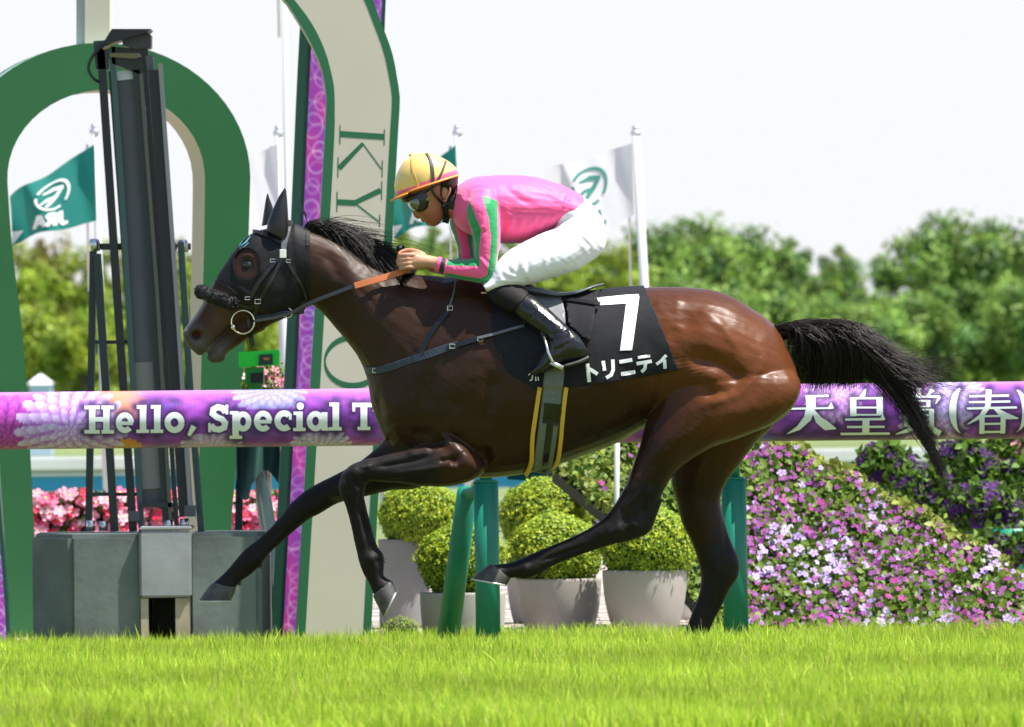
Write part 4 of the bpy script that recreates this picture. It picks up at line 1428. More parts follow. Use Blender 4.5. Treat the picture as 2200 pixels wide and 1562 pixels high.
mb.prism(a, (0, .12, 0)); mb.build('edge_board', mat('board_teal', (.002, .026, .024), 1.0, spec=.02), fbed)
mb = MB(); b = P(1100, 985, 12.4); mb.prism([P(1090, 1000, 12.5), P(1192, 992, 12.5), P(1325, 1100, 12.2), P(1290, 1118, 12.2), P(1180, 1036, 12.5), P(1090, 1030, 12.5)], (0, .1, 0)); mb.build('edge_board', mat('board_teal2', (.002, .028, .03), 1.0, spec=.02), fbed)
mb = MB(); a, b = P(1326, 900, 9.8), P(1320, 1130, 9.8); mb.tube([a, Vector((b.x, b.y, GZ))], .014, 10)
st = mb.build('lamp_stake', mat('stake_grey', (.42, .43, .40), .5), None, True)
tag(st, 'thin grey green stake in front of the left end of the flower bed', 'stake')


def bed_dense(a, b):
    return .62 + .42 * math.sin(a * .021 + 2 * math.sin(b * .013)) * math.sin(b * .027 + 1.5 * math.sin(a * .011)) > random.random() * .75


def bed_colour(a, b):
    l = math.sin(a * .013 + 1.2) * math.sin(b * .019 + .5) + .35 * math.sin(a * .04 + b * .03)
    r = random.random()
    if l > .42 and r < .75: return random.choice(['lilac', 'lilac', 'white_lilac'])
    if r < .10: return 'lilac'
    if a > 2050 and b > 1220: return random.choice(['magenta', 'mauve', 'mauve', 'plum'])
    return random.choice(['mauve', 'mauve', 'magenta', 'plum', 'plum', 'mauve', 'plum', 'mauve'])


VIS = [(1230, 960), (1380, 915), (1400, 960), (1300, 1090)]
VIS2 = [(1602, 935), (1660, 945), (1760, 1000), (1900, 1078), (2060, 1166), (2215, 1254), (2215, 1378), (1602, 1378)]
fl = [(a, b) for a, b in scatter(VIS, 10)] + [(a, b) for a, b in scatter(VIS2, 900) if bed_dense(a, b)][:285]
for a, b in fl:
    k = bed_colour(a, b)
    flower(fbed, bed_pt(a, b, .055), (rng.normal(0, .35), -.8 + rng.normal(0, .2), .75), k, (.76 if 'lilac' in k else .60) * rng.uniform(.75, 1.15))
# the many more, as one piece
V, F, CC = [], [], []
base = FM['mauve']
bv = np.array([v.co for v in base.vertices]); bf = [tuple(p.vertices) for p in base.polygons]
more = [q_ for q_ in scatter(VIS2, 2000) if bed_dense(*q_)][:1050]
for a, b in more:
    k = bed_colour(a, b); s = rng.uniform(.34, .56)
    n = Vector((rng.normal(0, .5), -.8, .7)).normalized(); R = np.array(n.to_track_quat('Z', 'Y').to_matrix())
    p = np.array(bed_pt(a, b, .04)); o_ = len(V)
    V += [tuple(x) for x in (bv * s) @ R.T + p]; F += [tuple(i + o_ for i in f) for f in bf]; CC += [FLOWER_COL[k]] * len(bv)
M['petals'] = mat('petals_mixed', (.4, .05, .3), .55, vcol=True, trans=.25)
o = obj('flowers', V, F, M['petals'], fbed, False, np.array(CC)); o['kind'] = 'stuff'


# ------------------------------------------------------------------ pansy planters on a tiered rack at right
def clump(label, cx, cy, rx, ry, Y, keys, nf, cat='planter', group=None, nl=1500, tint=(.09, .17, .02), fs=1.0, pot=True):
    k = (CAM_D + Y) / FPX
    c = P(cx, cy, Y)
    e = empty('flower_planter' if pot else 'flower_bush', (c.x, Y, c.z - ry * k))
    tag(e, label, cat, group)
    d = sph(nl); rad = rng.uniform(.55, 1.05, nl) * (1 + .15 * np.sin(d[:, 0] * 6 + cx) * np.sin(d[:, 2] * 5 + cy))
    pts = d * rad[:, None] * np.array([rx * k, rx * k * .8, ry * k]) + np.array(c)
    cl = np.array(tint) * rng.uniform(.35, 1.7, (nl, 1))
    V, F, cc = leaves(pts, d, .055 * fs, .7, cl, .7)
    o = obj('foliage', V, F, M['leaf'], e, False, cc); o['kind'] = 'stuff'
    for i in range(nf):
        u = sph(1)[0]; u[1] = -abs(u[1]); u *= np.array([1, 1, 1])
        p = Vector(c) + Vector((u[0] * rx * k, u[1] * rx * k * .8, u[2] * ry * k)) * 1.03
        flower(e, p, (u[0] * .5, -.9, u[2] * .4 + .35), random.choice(keys), fs * rng.uniform(.85, 1.25) * (1.15 if pot else 1))
    if pot:
        mb = MB(); r = rx * k * .62
        mb.lathe((c.x, Y, c.z - ry * k - .02), [(0, 0), (r * .7, 0), (r, .22), (r * .9, .22), (r * .85, .18)], 18); mb.build('pot', M['green_board'], e, True)
    return e


PV = ['deep_violet', 'deep_violet', 'violet']
GP = 'pansy planters on the tiered rack'
clump('violet pansy planter topmost of the rack, just right of the flower bed crest', 1902, 1006, 60, 52, 14.5, PV, 26, 'planter', GP)
clump('violet pansy planter under the tip of the tail', 2068, 1010, 66, 62, 14.6, PV, 28, 'planter', GP)
clump('violet pansy planter below the topmost one, above the yellow bed edge', 1982, 1068, 62, 60, 14.2, PV, 28, 'planter', GP)
clump('wide violet pansy planter right of the tail tip', 2112, 1096, 74, 56, 14.0, PV + ['violet'], 32, 'planter', GP)
clump('violet pansy planter cut by the right edge of the photo', 2190, 1050, 46, 60, 14.4, PV, 20, 'planter', GP)
clump('lowest violet pansy planter above the right end of the flower bed', 2172, 1178, 70, 40, 13.6, PV, 26, 'planter', GP)
clump('pink and red geranium planter at the right edge under the rail', 2172, 968, 50, 38, 15.2, ['pink', 'red', 'rose'], 18, 'planter', GP)
rk = empty('plant_rack', P(2080, 1350, 14.9)); rk.location.z = GZ
tag(rk, 'dark green tiered rack carrying the violet pansy planters', 'plant rack')
for (x0, x1, y, d) in ((1850, 2150, 1064, 14.6), (1940, 2260, 1136, 14.2), (2050, 2280, 1104, 14.7), (2100, 2280, 1220, 13.7)):
    a, b = P(x0, y, d), P(x1, y, d)
    mb = MB(); mb.box(((a.x + b.x) / 2, d, a.z), (b.x - a.x, .18, .02)); mb.build('shelf', M['post_dark_green'], rk)
for x in (1930, 2060, 2215):
    a = P(x, 1050, 14.95); mb = MB(); mb.box((a.x, 14.95, (a.z + GZ) / 2), (.035, .035, a.z - GZ)); mb.build('upright', M['post_dark_green'], rk)

# ------------------------------------------------------------------ pink begonia troughs left, behind the tower
GT = 'troughs of pink begonias beyond the camera tower'
for (x0, x1, lab) in ((60, 190, 'pink begonia trough left of the camera tower'), (190, 330, 'pink begonia trough behind the thin struts of the tower'),
                      (330, 470, 'pink begonia trough behind the grey tower panel'), (470, 610, 'pink begonia trough behind the camera stand')):
    Y = 17.0; k = (CAM_D + Y) / FPX
    c = P((x0 + x1) / 2, 1140, Y); w = (x1 - x0) * k
    e = empty('flower_trough', (c.x, Y, GZ)); tag(e, lab, 'trough', GT)
    mb = MB(); mb.box((c.x, Y, (GZ + c.z) / 2), (w * .97, .3, c.z - GZ)); mb.build('box', M['post_dark_green'], e, bevel=.01)
    n = 1500
    pts = np.stack([c.x + rng.uniform(-w / 2, w / 2, n), Y + rng.uniform(-.18, .15, n), c.z + rng.uniform(-.03, .19, n)], 1)
    V, F, cc = leaves(pts, sph(n) + np.array([0, -.5, .5]), .05, .6, np.array([.07, .11, .03]) * rng.uniform(.3, 1.6, (n, 1)), .7)
    o = obj('foliage', V, F, M['leaf'], e, False, cc); o['kind'] = 'stuff'
    for i in range(62):
        p = (c.x + rng.uniform(-w / 2, w / 2), Y - .2 + rng.uniform(-.03, .05), c.z + rng.uniform(-.02, .215))
        flower(e, p, (rng.normal(0, .4), -.9, .6), random.choice(['pink', 'pink', 'rose', 'red', 'blush', 'rose']), rng.uniform(.9, 1.4))
clump('pale blush flower bush above the box ball under the belly of the horse', 1268, 1108, 34, 36, 13.4, ['blush', 'blush', 'white_lilac'], 46, 'bush', None, 500, (.08, .13, .03), .9, False)
clump('pale blush flower bush behind the brace, left of the green post', 1020, 1084, 30, 26, 13.2, ['blush', 'blush', 'rose'], 30, 'bush', None, 400, (.08, .13, .03), .9, False)
# ------------------------------------------------------------------ the horse: one continuous body
torso = [(792, 790, 826, 930, 46, 0), (806, 735, 850, 968, 78, 0), (850, 662, 895, 996, 108, 0), (910, 612, 950, 1016, 124, 0), (985, 592, 1015, 1026, 130, 0),
         (1060, 606, 1080, 1025, 138, 0), (1150, 634, 1160, 1011, 148, 0), (1240, 632, 1250, 981, 152, 0), (1320, 622, 1330, 950, 148, 0),
         (1400, 617, 1400, 912, 140, 0), (1470, 617, 1470, 905, 142, 0), (1545, 627, 1540, 930, 140, 0), (1615, 662, 1610, 930, 126, 0),
         (1668, 704, 1672, 905, 96, 0), (1700, 762, 1706, 872, 66, 0), (1712, 800, 1714, 850, 40, 0)]
neck = [(630, 480, 642, 640, 42, 0), (666, 494, 670, 654, 46, 0), (700, 505, 696, 676, 50, 0), (744, 526, 728, 712, 58, 0), (784, 553, 750, 740, 66, 0),
        (832, 574, 770, 768, 78, 0), (892, 590, 788, 812, 92, 0), (962, 596, 800, 878, 106, 0), (1030, 615, 828, 950, 112, 0)]
head = [(640, 486, 655, 645, 40, 0), (600, 489, 640, 667, 43, 0), (560, 496, 615, 682, 45, 0), (530, 511, 590, 694, 46, 0), (505, 539, 568, 705, 44, 0),
        (486, 566, 545, 708, 40, 0), (464, 600, 522, 708, 34, 0), (448, 628, 507, 704, 31, 0), (434, 652, 495, 708, 29, 0), (420, 674, 477, 724, 29, 0),
        (406, 694, 459, 738, 30, 0), (395, 709, 445, 752, 29, 0), (394, 724, 434, 763, 25, 0), (402, 740, 424, 762, 15, 0)]
jaw = [(540, 655, 570, 708, 34, 0), (512, 690, 544, 722, 30, 0), (500, 708, 524, 734, 25, 0), (487, 722, 503, 748, 21, 0), (472, 734, 487, 760, 20, 0),
       (456, 751, 484, 772, 20, 0), (447, 762, 474, 779, 18, 0), (443, 770, 456, 780, 11, 0)]
lip = [(512, 694, 522, 706, 28, 0), (497, 704, 508, 716, 27, 0), (484, 716, 492, 726, 24, 0), (462, 734, 470, 744, 24, 0), (450, 743, 458, 751, 19, 0), (440, 752, 447, 760, 16, 0)]
near_hind = [(1430, 720, 1670, 760, 24, -40), (1410, 800, 1717, 815, 62, -68), (1402, 870, 1712, 862, 70, -78), (1388, 905, 1668, 905, 64, -82),
             (1380, 935, 1598, 938, 56, -84), (1374, 958, 1528, 963, 48, -84), (1362, 992, 1474, 995, 42, -84), (1348, 1034, 1441, 1028, 36, -84),
             (1329, 1070, 1420, 1066, 31, -84), (1310, 1098, 1408, 1104, 28, -84), (1288, 1120, 1400, 1130, 27, -84), (1262, 1137, 1380, 1149, 26, -84),
             (1243, 1147, 1330, 1166, 21, -84), (1223, 1156, 1290, 1178, 18, -84), (1178, 1175, 1222, 1201, 16, -84), (1140, 1191, 1182, 1219, 18, -84),
             (1112, 1203, 1160, 1232, 22, -84), (1094, 1209, 1132, 1243, 21, -84), (1074, 1212, 1108, 1241, 19, -84), (1052, 1214, 1097, 1242, 22, -84)]
hock_n = [(1400, 1085, 1424, 1072, 12, -84), (1388, 1112, 1410, 1112, 16, -84), (1372, 1128, 1398, 1140, 18, -84), (1350, 1140, 1376, 1155, 18, -84), (1300, 1158, 1330, 1168, 15, -84)]
far_hind = [(1440, 840, 1690, 830, 40, 50), (1436, 930, 1668, 905, 58, 76), (1436, 975, 1625, 950, 52, 78), (1440, 1012, 1588, 1000, 46, 78), (1443, 1044, 1561, 1036, 40, 78),
            (1454, 1080, 1548, 1076, 34, 78), (1467, 1128, 1557, 1120, 30, 78), (1484, 1162, 1571, 1164, 28, 78), (1499, 1204, 1588, 1204, 27, 78),
            (1505, 1239, 1586, 1238, 25, 78), (1502, 1275, 1567, 1268, 20, 78), (1490, 1307, 1550, 1303, 17, 78), (1476, 1345, 1529, 1343, 16, 78),
            (1462, 1385, 1512, 1385, 18, 78), (1446, 1418, 1503, 1418, 22, 78), (1432, 1442, 1480, 1450, 18, 78), (1418, 1462, 1466, 1474, 22, 78)]
near_fore = [(905, 850, 1000, 940, 22, -40), (930, 915, 1038, 988, 46, -72), (950, 950, 1037, 1018, 50, -86), (915, 958, 980, 1043, 45, -88), (877, 965, 911, 1045, 39, -88),
             (840, 973, 862, 1038, 33, -88), (809, 982, 820, 1035, 29, -88), (785, 987, 799, 1033, 27, -88), (757, 998, 787, 1038, 28, -88), (736, 1017, 785, 1048, 28, -88),
             (728, 1045, 783, 1058, 26, -88), (732, 1066, 783, 1070, 22, -88), (742, 1086, 788, 1090, 17, -88), (757, 1143, 800, 1138, 15, -88),
             (766, 1185, 811, 1174, 17, -88), (771, 1207, 823, 1190, 22, -88), (779, 1228, 825, 1212, 20, -88), (791, 1249, 824, 1236, 16, -88), (803, 1278, 840, 1248, 21, -88)]
far_fore = [(845, 905, 1000, 985, 26, 50), (818, 952, 905, 1046, 46, 82), (775, 989, 843, 1053, 39, 86), (727, 1016, 785, 1067, 33, 86), (686, 1036, 741, 1076, 29, 86),
            (652, 1057, 714, 1087, 27, 86), (622, 1084, 686, 1104, 27, 86), (604, 1108, 662, 1117, 23, 86), (577, 1138, 636, 1138, 18, 86), (553, 1159, 606, 1164, 15, 86),
            (522, 1184, 582, 1186, 17, 86), (503, 1206, 561, 1212, 21, 86), (488, 1224, 540, 1233, 18, 86), (470, 1242, 514, 1251, 16, 86), (453, 1256, 506, 1264, 22, 86)]
Vh, Fh = fuse([loft(torso, 36, 4, 2.15), loft(neck, 30), loft(head, 26, 4, 2.3), loft(jaw, 18), loft(lip, 14), loft(near_hind, 22), loft(hock_n, 14), loft(far_hind, 22),
               loft(near_fore, 22), loft(far_fore, 22)], .0047)
Vh = smooth(Vh, Fh, 7)
# blend the joins of legs, shoulder and quarters
qh = to_px(Vh, -.1)
core = (seg_dist(qh, [(840, 900), (960, 900), (1100, 800), (1400, 760), (1600, 820)]) < 170) & (seg_dist(qh, [(1043, 1030), (870, 985)]) > 26)
Vh2 = smooth(Vh, Fh, 24, .5, -.51)
Vh = np.where(core[:, None], Vh2, Vh)
MUS = [
 # barrel and flank
 ([(1380, 830), (1360, 900)], 18, -4), ([(1300, 880), (1260, 950)], 45, 5), ([(1240, 860), (1230, 960)], 10, -2), ([(1290, 860), (1280, 950)], 10, -2), ([(1335, 850), (1322, 930)], 9, -2),
 # shoulder
 ([(985, 640), (930, 740), (880, 850)], 16, 6), ([(945, 640), (880, 740), (846, 830)], 18, -6), ([(1030, 720), (1005, 800), (975, 870)], 30, 9), ([(1062, 790), (1050, 860), (1030, 930)], 16, -13),
 ([(935, 790), (915, 880)], 14, -6), ([(855, 880)], 30, 12), ([(880, 930), (935, 935)], 14, -11), ([(830, 930), (850, 955)], 10, -7), ([(846, 905), (862, 950)], 9, 7),
 ([(985, 930), (960, 950)], 14, -8), ([(960, 890), (1000, 930)], 20, 6), ([(1035, 960), (1050, 1000)], 14, -8), ([(810, 850), (826, 900)], 10, -6), ([(812, 800), (838, 880)], 12, 6),
 # neck
 ([(656, 640), (705, 700), (765, 790)], 15, 8), ([(668, 590), (730, 660), (800, 755)], 16, -9), ([(700, 560), (790, 640), (870, 720)], 34, 6), ([(690, 540), (720, 575), (722, 610)], 12, -7), ([(800, 590), (840, 640), (880, 668)], 6, 3), ([(745, 600), (790, 640), (830, 690)], 6, -3), ([(690, 600), (700, 640)], 6, 3), ([(860, 600), (885, 650)], 8, -3.5), ([(720, 690), (780, 760), (810, 800)], 6, 3.5), ([(905, 700), (890, 760)], 8, 3), ([(870, 800), (900, 740)], 6, -2.5),
 ([(735, 560), (760, 600), (755, 640)], 13, 5), ([(770, 575), (840, 610)], 12, -4), ([(820, 620), (880, 660)], 16, 4), ([(900, 650), (850, 720), (820, 790)], 14, -4),
 # head
 ([(505, 610), (540, 640)], 6, 4), ([(480, 640), (470, 690)], 12, -4), ([(440, 668), (424, 700)], 9, -3), ([(560, 560), (590, 640)], 20, 4), ([(530, 700), (560, 690)], 10, -3),
 ([(419, 720)], 10, -24), ([(408, 714), (420, 706), (434, 713)], 4, 5), ([(405, 722), (420, 705), (436, 712)], 5, 4), ([(496, 705), (470, 730), (440, 753)], 4.5, -9), ([(520, 660), (470, 690)], 6, -3), ([(468, 655), (500, 690)], 5, 2.5), ([(585, 665), (610, 650)], 10, 4), ([(455, 640), (440, 690)], 4, -2.5), ([(450, 770), (476, 768)], 4, -3), ([(436, 738), (420, 752)], 8, 3), ([(470, 755)], 9, 3), ([(531, 570)], 14, -4), ([(515, 552), (535, 548), (548, 558)], 6, 4),
 # near fore limb
 ([(940, 975), (880, 990), (800, 1005)], 6, -5), ([(960, 1000), (900, 1010), (820, 1020)], 6, 4), ([(930, 960), (870, 976)], 9, 5), ([(985, 1005), (960, 1000)], 8, 5), ([(975, 985)], 12, -6), ([(762, 1012)], 13, 5), ([(782, 1030)], 8, -4), ([(778, 1090), (792, 1150)], 4.5, -5),
 ([(768, 1100), (783, 1180)], 5, 2.5), ([(800, 1165), (806, 1180)], 6, 4), ([(796, 1200)], 10, 4), ([(812, 1205)], 6, -3), ([(747, 1040), (752, 1062)], 8, -3),
 # veins
 ([(1000, 900), (975, 930), (940, 968), (880, 1000)], 2.6, 2.0), ([(1040, 985), (1000, 965), (968, 985)], 2.4, 1.6), ([(1060, 975), (1130, 930), (1200, 905), (1290, 900)], 2.6, 1.8), ([(1200, 905), (1240, 940)], 2.3, 1.3),
 ([(905, 900), (890, 860), (905, 820)], 2.6, 1.6), ([(470, 640), (486, 668), (500, 700)], 2.2, 1.8), ([(486, 668), (470, 690), (452, 700)], 2, 1.4), ([(1440, 990), (1400, 1010), (1372, 1060), (1330, 1100)], 2.4, 1.8),
 ([(930, 1010), (880, 1022), (830, 1026)], 2.4, 1.8), ([(985, 985), (940, 990)], 5, -4), ([(800, 1000), (770, 1006)], 4, 2.5), ([(736, 1030), (746, 1052)], 4, 2.5), ([(760, 1030), (776, 1050)], 4, -3), ([(776, 1075), (790, 1120), (800, 1160)], 3, 2.2),
 # hind cannons
 ([(1260, 1172), (1200, 1192), (1160, 1206)], 4, -4), ([(1340, 1130), (1300, 1150)], 12, 4), ([(1368, 1130)], 12, 4), ([(1395, 1060), (1380, 1110)], 7, -6), ([(1130, 1222)], 8, 3), ([(1370, 1010), (1350, 1060)], 10, 3), ([(1420, 990), (1395, 1060)], 10, -4),
 ([(1330, 1085), (1350, 1130)], 8, -3),
]
QRT = [([(1396, 652), (1440, 645), (1474, 653)], 15, 6), ([(1478, 692)], 25, -11), ([(1496, 662), (1535, 690), (1566, 725), (1590, 768)], 12, 4.5), ([(1518, 722)], 54, 11),
       ([(1452, 700), (1442, 745)], 18, -4), ([(1470, 762), (1540, 782), (1580, 806), (1612, 830)], 20, -13), ([(1462, 806), (1515, 808), (1556, 822)], 23, 10), ([(1500, 846), (1560, 842), (1604, 826)], 14, -10),
       ([(1486, 878), (1560, 853), (1606, 824), (1634, 780), (1644, 730)], 13, 8), ([(1682, 815)], 46, 9), ([(1610, 880), (1510, 908)], 24, 4), ([(1452, 770), (1430, 835)], 22, 4),
       ([(1418, 780), (1415, 840), (1404, 890)], 14, -9), ([(1545, 905), (1500, 950), (1450, 985)], 14, -5), ([(1640, 905), (1560, 935)], 10, -4), ([(1420, 960)], 34, 6)]
Vh = sculpt(Vh, Fh, [(p_, w_ * .94, h_ * 1.3) for p_, w_, h_ in QRT])
q_ = to_px(Vh, -.15)
rm = (q_[:, 0] > 1380) & (q_[:, 1] < 960)
Vh = np.where(rm[:, None], smooth(Vh, Fh, 12, .5, -.505), Vh)
Vh = sculpt(Vh, Fh, [(p_, w_ * (1.12 if w_ > 8 else 1.0), h_ * (2.3 if np.mean([k_[1] for k_ in p_]) > 950 else 1.0)) for p_, w_, h_ in MUS])
# the far hind limb and far fore limb carry the same kind of joints
FARM = [([(1530, 1190), (1535, 1220)], 12, 6), ([(1556, 1120), (1562, 1180)], 7, -6), ([(1545, 1245), (1540, 1300), (1518, 1350)], 5, -4), ([(1580, 1210)], 8, 4), ([(650, 1080)], 14, 4), ([(600, 1140), (560, 1180)], 4.5, -4), ([(532, 1210)], 9, 3), ([(1500, 1010), (1495, 1100)], 16, 4)]
Nh = vnormals(Vh, Fh)
qf = to_px(Vh, .15)
D = np.zeros(len(Vh))
for p_, w_, h_ in FARM: D += h_ * .001 * np.exp(-(seg_dist(qf, p_) / w_) ** 2)
Vh = Vh + Nh * (D * np.abs(Nh[:, 1]) * (Vh[:, 1] > .04))[:, None]
# skin folds at the flank and stifle, slight unevenness everywhere
qh = to_px(Vh, -.15)
fold = np.sin(qh[:, 1] * .75 + qh[:, 0] * .12) * np.exp(-(seg_dist(qh, [(1455, 785), (1500, 790)]) / 26) ** 2) * .0006
fold += np.sin(qh[:, 0] * .9 + qh[:, 1] * .2) * np.exp(-(seg_dist(qh, [(1392, 850), (1385, 900)]) / 20) ** 2) * .0009
fold += .0012 * fbm(qh[:, 0] * .03, qh[:, 1] * .03 + Vh[:, 1] * 10, 12, 3) + .0005 * fbm(qh[:, 0] * .12, qh[:, 1] * .12, 13, 3)
Vh = smooth(Vh, Fh, 2, .5, -.52)
Nh = vnormals(Vh, Fh)
Vh = Vh + Nh * fold[:, None]

# coat: bay, with black points
cb = np.zeros((len(Vh), 3)) + np.array([.040, .0155, .0068])
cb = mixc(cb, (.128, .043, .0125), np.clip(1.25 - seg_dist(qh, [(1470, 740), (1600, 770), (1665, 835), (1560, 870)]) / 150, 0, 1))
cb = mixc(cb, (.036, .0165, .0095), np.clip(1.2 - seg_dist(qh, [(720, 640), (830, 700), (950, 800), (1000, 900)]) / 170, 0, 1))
cb = mixc(cb, (.034, .0135, .006), np.clip(1 - seg_dist(qh, [(1100, 960), (1350, 900)]) / 90, 0, .8))  # belly and flank darker: underside shade painted into the coat
cb *= (1 - .34 * np.clip((qh[:, 1] - 850) / 90, 0, 1) * np.clip((qh[:, 0] - 1150) / 100, 0, 1))[:, None] * np.array([1, 1, 1])  # the same painted shade over lower barrel and thigh
cb *= np.array([.82, .735, .64])
bl = np.zeros(len(Vh))
for pts, rr, y0 in (([(1250, 1160), (1100, 1225)], 75, None), ([(1395, 1075), (1386, 1145), (1290, 1140)], 62, None), ([(1580, 1170), (1588, 1220), (1545, 1260)], 50, None), ([(760, 1050), (800, 1200), (820, 1290)], 62, None), ([(900, 1005), (770, 1020)], 62, None),
                    ([(740, 1040), (600, 1120), (470, 1260)], 66, None), ([(1525, 1330), (1450, 1440)], 66, None), ([(1545, 1200), (1525, 1330)], 54, None)):
    bl = np.maximum(bl, np.clip((rr - seg_dist(qh, pts)) / (rr * .55), 0, 1))
bl = np.where(qh[:, 1] < 950, 0, bl)
cb = mixc(cb, (.0065, .0052, .005), bl * .97)
cb = mixc(cb, (.085, .070, .063), np.clip(1 - seg_dist(qh, [(410, 720), (430, 740), (470, 757)]) / 46, 0, 1))
cb = mixc(cb, (.085, .042, .024), np.clip(1 - seg_dist(qh, [(480, 650), (470, 690)]) / 40, 0, .7))
cb = mixc(cb, (.42, .37, .35), np.clip(1.3 - seg_dist(qh, [(440, 640), (400, 698)]) / 16, 0, .85) * np.clip(1.6 - np.abs(Vh[:, 1]) / .026, 0, 1))  # pale nose ridge: highlight painted into the coat, with a narrow blaze
cb = mixc(cb, (.010, .005, .004), np.exp(-(np.hypot((qh[:, 0] - 419) / 14, (qh[:, 1] - 719.5) / 11.5)) ** 4) * .95)
cb = mixc(cb, (.085, .008, .006), np.exp(-(np.hypot((qh[:, 0] - 422) / 9, (qh[:, 1] - 718) / 7)) ** 4) * .9)
cb = mixc(cb, (.036, .016, .010), np.exp(-(np.hypot((qh[:, 0] - 531) / 32, (qh[:, 1] - 568) / 38)) ** 4) * .8)
cb = mixc(cb, (.085, .06, .05), np.exp(-(np.hypot((qh[:, 0] - 724) / 14, (qh[:, 1] - 1074) / 6)) ** 2) * .8 * (Vh[:, 1] > 0))
cb = mixc(cb, (.008, .006, .005), np.exp(-(np.hypot((qh[:, 0] - 531) / 22, (qh[:, 1] - 569 - .25 * (qh[:, 0] - 531)) / 14)) ** 4) * .95)
cb *= (1 + .13 * fbm(qh[:, 0] * .02, qh[:, 1] * .02, 21, 4))[:, None]
M['coat'] = mat('horse_coat', (.1, .04, .02), 'alpha', spec=.20, vcol=True, noise=(190, .80, 1.2), bump=(230, .25, .002, (1, 1, 2.4)), sheen=.02)
M['hair'] = mat('black_hair', (.0095, .0062, .0046), .38, spec=.3)
M['hoof'] = mat('hoof', (.050, .047, .043), .6, noise=(30, .5, 1.7), bump=(60, .3, .002))
M['shoe'] = mat('horseshoe_metal', (.50, .50, .42), .5, metal=.6)
horse = empty('racehorse', (P(1470, 1490, 0).x, 0.14, GZ))
tag(horse, 'galloping dark bay racehorse with black legs mane and tail', 'horse')
rg = .34 + .06 * fbm(qh[:, 0] * .05, qh[:, 1] * .05, 22, 3) + .14 * bl + .15 * np.clip((1000 - qh[:, 0]) / 200, 0, 1)
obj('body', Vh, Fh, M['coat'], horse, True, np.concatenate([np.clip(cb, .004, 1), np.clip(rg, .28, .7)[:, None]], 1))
BV = bvh_of((Vh, Fh))


def hoof(top, bot, d0, d1, yc, sole):
    """hoof between its coronet pair and its ground pair"""
    t0, t1 = np.array(top[:2], float), np.array(top[2:], float); tc = (t0 + t1) / 2; bd = ((np.array(bot[:2]) + np.array(bot[2:])) / 2 - tc) * .16
    s = [tuple(np.concatenate([tc + (t0 - tc) * .84 - bd, tc + (t1 - tc) * .84 - bd])) + (d0 * .84, yc), (*(tc + (t0 - tc) * .97), *(tc + (t1 - tc) * .97), d0 * .97, yc), tuple((np.array(top) * .5 + np.array(bot) * .5)) + ((d0 + d1) / 2, yc), (*bot, d1, yc)]
    V, F = loft(s, 24, 5, 2.2)
    o = obj('hoof', V, F, M['hoof'], horse)
    # the shoe: a bright rim under the wall
    a, b = np.array(bot[:2]), np.array(bot[2:])
    off = np.array(sole, float)
    s = [(*(a - off * .2), *(b - off * .2), d1 * 1.03, yc), (*(a + off * .55), *(b + off * .55), d1 * 1.03, yc)]
    V, F = loft(s, 24, 1, 2.2)
    obj('horseshoe', V, F, M['shoe'], o)


hoof((1049, 1213, 1098, 1243), (1013, 1243, 1089, 1257), 23, 30, -84, (-1, 5))
hoof((802, 1284, 844, 1249), (824, 1326, 851, 1270), 23, 29, -88, (5, 2))
hoof((451, 1256, 508, 1266), (427, 1291, 496, 1291), 23, 30, 86, (0, 5))
hoof((1416, 1461, 1467, 1474), (1386, 1487, 1460, 1490), 23, 30, 78, (0, 3))
mb = MB(); e0, n0 = ray_y(BV, 531, 569)
eye_c = Vector((e0.x, e0.y + .0175, e0.z))
mb.lathe((0, 0, 0), [(.026 * math.cos(t), .020 * math.sin(t)) for t in np.linspace(-1.57, 1.57, 12)], 20)
mb.V = [tuple(Vector(v) + eye_c) for v in mb.V]
mb.build('eye', mat('horse_eye', (.006, .004, .003), .06, spec=.8), horse, True)


def strands(name, roots, ctrl, mat_, parent, w0, w1, nseg=10):
    """hair: tapering three-sided strands; ctrl[i] = control points (world) per strand"""
    n = len(ctrl)
    C_ = np.array(ctrl)                                    # n, k, 3
    kk = C_.shape[1]
    t = np.linspace(0, 1, nseg)
    from math import comb
    Bz = np.stack([comb(kk - 1, i) * t ** i * (1 - t) ** (kk - 1 - i) for i in range(kk)], 1)
    Pn = np.einsum('sk,nkd->nsd', Bz, C_)
    T_ = np.gradient(Pn, axis=1); T_ /= np.linalg.norm(T_, axis=2, keepdims=True).clip(1e-9)
    A = np.cross(T_, np.array([.1, 1, .2])); A /= np.linalg.norm(A, axis=2, keepdims=True).clip(1e-9)
    B = np.cross(T_, A)
    w = (w0 + (w1 - w0) * t ** 1.5)[None, :, None]
    ring_ = [Pn + w * (A * math.cos(q) + B * math.sin(q)) for q in (0, 2.094, 4.189)]
    V = np.stack(ring_, 2).reshape(-1, 3)
    base = np.arange(n)[:, None, None] * nseg * 3 + np.arange(nseg - 1)[None, :, None] * 3
    F = np.concatenate([(base + np.array([k, (k + 1) % 3, (k + 1) % 3 + 3, k + 3])).reshape(-1, 4) for k in range(3)])
    o = obj(name, V, F, mat_, parent); o['kind'] = 'stuff'
    return o


def pp(x, y, d): v = P(x, y, 0); return [v.x, d / PXM, v.z]


